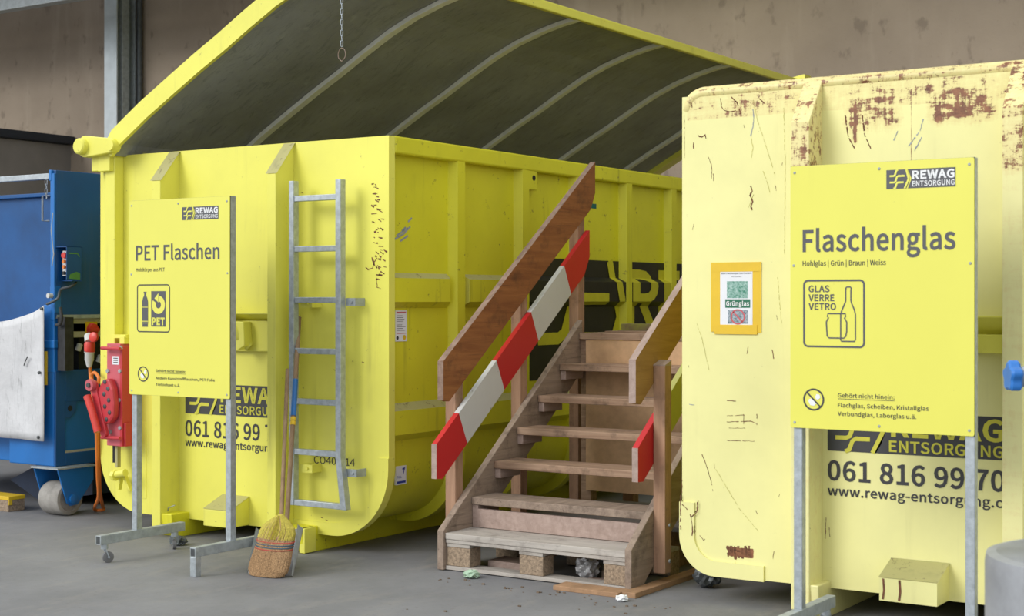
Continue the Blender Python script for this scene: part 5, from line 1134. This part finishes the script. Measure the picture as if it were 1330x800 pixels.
m = MB(); m.tube([tuple(aty(69, 276, 7.46)), tuple(aty(67, 300, 7.46)), tuple(aty(70, 330, 7.46)), tuple(aty(68, 345, 7.46))], 0.006, 8); m.build('thin_hose', 'galv_dull', P, smooth='auto')
# control box on the side plate
b0 = atx(88, 322, KX + 0.09); y0, y1 = KY + 0.0, KY + 0.145; z0_, z1_ = 1.735, 1.99; X2 = KX + 0.12
m = MB(); m.box(KX, X2, y0, y1, z1_ - 0.006, z1_); m.box(X2 - 0.006, X2, y0, y1, z0_ + 0.01, z1_); m.box(KX, X2, y1 - 0.006, y1, z0_, z1_); m.box(KX, X2, y0 + 0.05, y1, z0_, z0_ + 0.006); cb = m.build('control_box', 'blue_shaded', P, bevel=0.002)
m = MB(); m.box(KX + 0.035, KX + 0.10, y0 + 0.035, y0 + 0.05, z0_ + 0.04, z1_ - 0.03); m.build('button_plate', 'white_plastic', cb)
for dz, mat, r in ((0.06, 'print_black', 0.014), (0.105, 'orange', 0.014), (0.145, 'orange', 0.014), (0.19, 'red_grip', 0.024)):
    m = MB(); m.lathe((KX + 0.068, y0 + 0.035, z0_ + dz), (0, -1, 0), [(0, r * 0.7), (0.012, r * 0.7), (0.014, r), (0.024, r * 0.9)], 16); m.build('push_button', mat, cb, smooth='auto')
m = MB(); m.poly([(X2 + 0.001, y0 + 0.02, z0_ + 0.02), (X2 + 0.001, y1 - 0.02, z0_ + 0.012), (X2 + 0.001, y1 - 0.02, z0_ + 0.06), (X2 + 0.001, y0 + 0.09, z0_ + 0.07), (X2 + 0.001, y0 + 0.03, z0_ + 0.05)]); m.build('green_scuff', 'green_scuff', cb); m = MB(); m.ribbon([(X2 + 0.001, y0 + 0.02, z1_ - 0.05), (X2 + 0.001, y0 + 0.10, z1_ - 0.05), (X2 + 0.001, y0 + 0.12, z1_ - 0.075)], 0.01, (1, 0, 0)); m.build('green_scuff', 'green_scuff', cb)
cab = [tuple(atx(99, 367, KX + 0.08)), tuple(atx(92, 372, KX + 0.09)), tuple(aty(79, 376, 7.5)), tuple(aty(76, 386, 7.44)), tuple(aty(70, 391, 7.42)), tuple(aty(61, 395, 7.42))]
MB().cable(cab, 0.010, 8).build('control_cable', 'steel_dark', P, smooth='auto')
MB().cable([tuple(aty(78, 399, 7.45)), tuple(aty(80, 412, 7.45)), tuple(aty(78, 421, 7.45)), tuple(aty(73, 422, 7.45))], 0.012, 8).build('black_hose', 'rubber', P, smooth='auto')
m = MB(); c = aty(62, 384, 7.42); m.lathe((c.x, 7.46, c.z), (0, -1, 0), [(0, 0.018), (0.04, 0.018)], 12); m.build('post_bolt', 'white_plastic', P, smooth='auto')
# opening with electrics
MB().box(KX - 0.30, KX - 0.28, KY + 0.05, 9.4, 1.07, 1.475).build('opening_shade', 'black_int', P)  # black sheet added as the shade behind the opening
MB().box(kx(73.5), kx(83), KY + 0.01, KY + 0.09, 1.075, 1.47).build('black_column', plain('chipped_black_paint', (0.03, 0.03, 0.032), 0.6, 0, 0.3, 14, 0, (0.006, 0.006, 0.007)), P)
e0_ = atx(94, 418, KX - 0.14); e1_ = atx(131, 443, KX - 0.14)
eb = MB().box(KX - 0.20, KX - 0.03, KY + 0.155, KY + 0.56, 1.315, 1.463).build('electrical_box', 'beige', P, bevel=0.004)
sw = atx(118, 428, KX - 0.03)
MB().box(KX - 0.0295, KX - 0.022, sw.y - 0.055, sw.y + 0.055, sw.z - 0.06, sw.z + 0.06).build('switch_plate', 'yellow_plastic', eb)
m = MB(); m.lathe((KX - 0.022, sw.y, sw.z), (1, 0, 0), [(0, 0.05), (0.03, 0.045)], 18); m.beam((KX + 0.012, sw.y - 0.045, sw.z), (KX + 0.012, sw.y + 0.045, sw.z), 0.02, 0.02); m.build('red_switch', 'red_grip', eb, smooth='auto')
for k, (px, py) in enumerate(((101, 450), (128, 465))): m = MB(); c = atx(px, py, KX - 0.06); m.lathe((c.x, c.y, c.z - 0.03), (0.3, 0.2, 1), [(0, 0.022), (0.05, 0.022), (0.055, 0.014)], 10); m.build('cable_gland', 'white_plastic', P, smooth='auto')
# white tarpaulin hanging on the press
tp = [aty(0, 418, 7.40), aty(57, 397, 7.40), aty(55, 573, 7.40), aty(0, 568, 7.40)]
xl_ = tp[0].x - 0.6
m = MB(); nx, nz = 26, 16; V = []
for j in range(nz + 1):
    row = []
    for i in range(nx + 1):
        u = i / nx; x = xl_ + (tp[1].x - xl_) * u
        zt_ = tp[0].z + (tp[1].z - tp[0].z) * (x - tp[0].x) / (tp[1].x - tp[0].x) - 0.02 * math.sin(math.pi * max(0, (x - tp[0].x) / (tp[1].x - tp[0].x))); zb_ = tp[3].z + (tp[2].z - tp[3].z) * (x - tp[0].x) / (tp[1].x - tp[0].x)
        v = j / nz; y = 7.405 + 0.010 * math.sin(9 * u + 2 * v) + 0.008 * math.sin(23 * u - 3 * v)
        row.append(m.bm.verts.new((x, y, zt_ + (zb_ - zt_) * v)))
    V.append(row)
for j in range(nz):
    for i in range(nx): m.face([V[j][i], V[j][i + 1], V[j + 1][i + 1], V[j + 1][i]])
tar = thing('tarpaulin', (tp[1].x, 7.40, tp[2].z), 'weathered white tarpaulin hanging on the blue press', 'tarpaulin')
o = m.build('sheet', 'tarp', tar, smooth=True); sm = o.modifiers.new('thickness', 'SOLIDIFY'); sm.thickness = 0.006
for (px, py) in ((51, 484), (50, 568), (54, 401)): c = aty(px, py, 7.39); m = MB(); m.lathe((c.x, 7.395, c.z), (0, -1, 0), [(0, 0.012), (0.012, 0.012), (0.014, 0.006)], 12); m.build('eyelet', 'steel_dark', tar)
c = aty(33, 468, 7.38); m = MB(); m.ribbon([tuple(aty(36, 463, 7.383)), tuple(aty(33, 469, 7.383)), tuple(aty(31, 475, 7.383))], 0.012, (0, -1, 0)); m.build('tear_mark', 'rubber', tar)
q0 = aty(55, 456, 7.45); q1 = aty(60, 500, 7.45); ident(MB().box(q0.x, q1.x, 7.445, 7.463, q1.z, q0.z).build('yellow_plate', 'yellow_plastic'), 'narrow yellow plate beside the white tarpaulin edge', 'plate')
# roller wheel and its bracket
wc = Vector((-8.985, 7.56, 0.125))
m = MB(); m.lathe(wc - Vector((0.13, 0, 0)), (1, 0, 0), [(0, 0.085), (0.004, 0.118), (0.02, 0.125), (0.20, 0.125), (0.216, 0.118), (0.22, 0.095), (0.205, 0.085)], 36); rw = m.build('roller_wheel', plain('dusty_grey_roller', (0.36, 0.34, 0.31), 0.8, 0, 0.2, 10), P, smooth='auto')
m = MB(); m.lathe(wc + Vector((0.06, 0, 0)), (1, 0, 0), [(0, 0.035), (0.07, 0.035), (0.075, 0.02)], 16); m.build('axle', 'blue', rw, smooth='auto')
for x in (wc.x - 0.16, wc.x + 0.10):
    m = MB(); m.prism([(wc.y - 0.14, 0.364), (wc.y + 0.20, 0.364), (wc.y + 0.20, 0.25), (wc.y + 0.05, 0.08), (wc.y - 0.02, 0.075), (wc.y - 0.05, 0.10)], 0, x, x + 0.014); m.build('roller_bracket', 'blue', P, bevel=0.003)
m = MB(); m.box(wc.x - 0.17, wc.x + 0.13, wc.y - 0.15, wc.y + 0.22, 0.352, 0.364); m.build('bracket_plate', 'galv_dull', P)
m = MB(); m.prism([(xa - 0.1, 0.36), (KX - 0.15, 0.36), (KX - 0.15, 0.10), (kx(60, 8.0), 0.0), (kx(20, 8.0), 0.15)], 1, 7.95, 9.4); m.build('hook_skid', plain('dark_navy_steel', (0.012, 0.025, 0.06), 0.6), P)
# plug with orange cable
pb = aty(119, 440, 7.52)
pg = thing('power_plug', (pb.x, 7.5, pb.z), 'red and white power plug with orange cable beside the blue press', 'plug')
def pp(px, py, Y=7.47): return tuple(aty(px, py, Y))
m = MB(); m.tube([pp(116.5, 444), pp(116.5, 447), pp(116.5, 456), pp(116.3, 457)], [0.035, 0.04, 0.04, 0.034], 18); m.build('red_collar', 'red_grip', pg, smooth='auto')
m = MB(); m.tube([pp(116.3, 457), pp(116.2, 459), pp(116, 468), pp(116, 470), pp(116, 473), pp(116, 477)], [0.04, 0.034, 0.033, 0.026, 0.024, 0.016], 18); m.build('grey_body', 'white_plastic', pg, smooth='auto')
m = MB(); m.tube([pp(115.5, 436, 7.49), pp(116.5, 444)], [0.035, 0.035], 16); m.build('socket_housing', 'white_plastic', pg, smooth='auto')
m = MB(); c = aty(121.5, 438, 7.44); m.lathe((c.x, 7.45, c.z), (0.15, -1, 0.1), [(0, 0.036), (0.02, 0.036), (0.026, 0.025)], 20); m.build('socket_cap', 'red_grip', pg, smooth='auto')
e_ = flo(130.3, 665)
cb_ = [pp(117, 477), pp(117.5, 487), pp(119, 500, 7.40), pp(121, 515, 7.36), pp(123.6, 535, 7.34), pp(125.2, 560, 7.34), pp(126.2, 590, 7.36), pp(127.0, 620, 7.42), pp(128.0, 645, 7.52), (e_.x - 0.03, e_.y - 0.03, 0.022),
       (e_.x + 0.00, e_.y + 0.03, 0.015), (e_.x + 0.025, e_.y + 0.0, 0.05), pp(130.0, 640, 7.58), pp(129.0, 610, 7.50), pp(128.4, 580, 7.46), pp(128.0, 545, 7.42), pp(127.5, 510, 7.38)]
MB().cable(cb_, 0.0125, 10).build('cable', 'orange', pg, smooth='auto')
cb2 = [pp(121, 500, 7.35), pp(119, 488, 7.36), pp(123, 484, 7.34), pp(128, 490, 7.31), pp(128, 498, 7.31)]
MB().cable(cb2, 0.012, 10).build('cable_loop', 'orange', pg, smooth='auto')
# wooden block with yellow top at the far left
w0 = flo(11, 665); ident(MB().box(w0.x - 0.35, w0.x, w0.y, w0.y + 0.15, 0.0, 0.085).build('wood_block', 'w_chip', bevel=0.004), 'brown wood block on the floor at the far left edge', 'block')
m = MB(); m.box(w0.x - 0.36, w0.x + 0.004, w0.y - 0.004, w0.y + 0.154, 0.086, 0.115); m.box(w0.x + 0.001, w0.x + 0.010, w0.y - 0.004, w0.y + 0.03, 0.05, 0.115); ident(m.build('yellow_strap', 'yellow_plastic', bevel=0.004), 'yellow strap lying over the wood block at the left edge', 'strap')
ident(crumple('scrap_metal', tuple(flo(232, 708)), 0.06, 'steel_dark', 'bent grey metal scrap on the floor beside the left skid', 'scrap', 0.5, 11))

# ================================================================== RIGHT FOREGROUND: DRUM AND VALVE
DEP = 4.5
def at_depth(px, py, dpt): return EY + ray(px, py) * dpt
dc = at_depth(1287 + 172, 722, DEP); rD = 172 / FPX * DEP
drum = thing('metal_drum', (dc.x, dc.y, 0), 'grey metal drum in the right foreground corner', 'drum')
m = MB(); m.lathe((dc.x, dc.y, 0), (0, 0, 1), [(0, rD), (0.02, rD + 0.004), (0.04, rD), (dc.z - 0.03, rD), (dc.z - 0.006, rD - 0.004), (dc.z, rD - 0.022)], 64); m.build('shell', 'drum', drum, smooth='auto')
m = MB(); m.lathe((dc.x, dc.y, dc.z - 0.002), (0, 0, 1), [(0, rD - 0.03), (0.003, rD - 0.035)], 48); m.build('top_plate', plain('top_plate_metal', (0.30, 0.31, 0.33), 0.5, 0.1, 0.2, 4), drum, smooth='auto')
DV = 5.5
vc = at_depth(1316, 489, DV)
pv = at_depth(1378, 489, DV)
vl = thing('standpipe', (pv.x, pv.y, 0), 'grey pipe valve with blue lobed handwheel at the right edge', 'valve')
m = MB(); m.tube([(pv.x, pv.y, 0), (pv.x, pv.y, vc.z + 0.18)], 0.045, 20); m.build('pipe', 'galv_dull', vl, smooth='auto')
m = MB(); m.lathe(vc + RT * 0.012, RT, [(0, 0.03), (0.018, 0.038), (0.05, 0.038), (0.055, 0.03), (0.14, 0.03)], 20); m.build('valve_stem', 'galv_dull', vl, smooth='auto')
m = MB(); rings = []
for h, k in ((-0.022, 0.86), (-0.014, 1.0), (0.014, 1.0), (0.022, 0.86)):
    rings.append([m.bm.verts.new(vc + RT * h + (UP * math.cos(a) + FW * math.sin(a)) * (0.058 * k * (0.90 + 0.12 * math.cos(5 * a)))) for a in [2 * math.pi * i / 50 + 0.3 for i in range(50)]])
for a, b in zip(rings, rings[1:]):
    for k in range(50): m.face([a[k], a[(k + 1) % 50], b[(k + 1) % 50], b[k]])
m.face(rings[0][::-1]); m.face(rings[-1]); m.build('handwheel', 'valve_blue', vl, smooth='auto', label='blue handwheel')
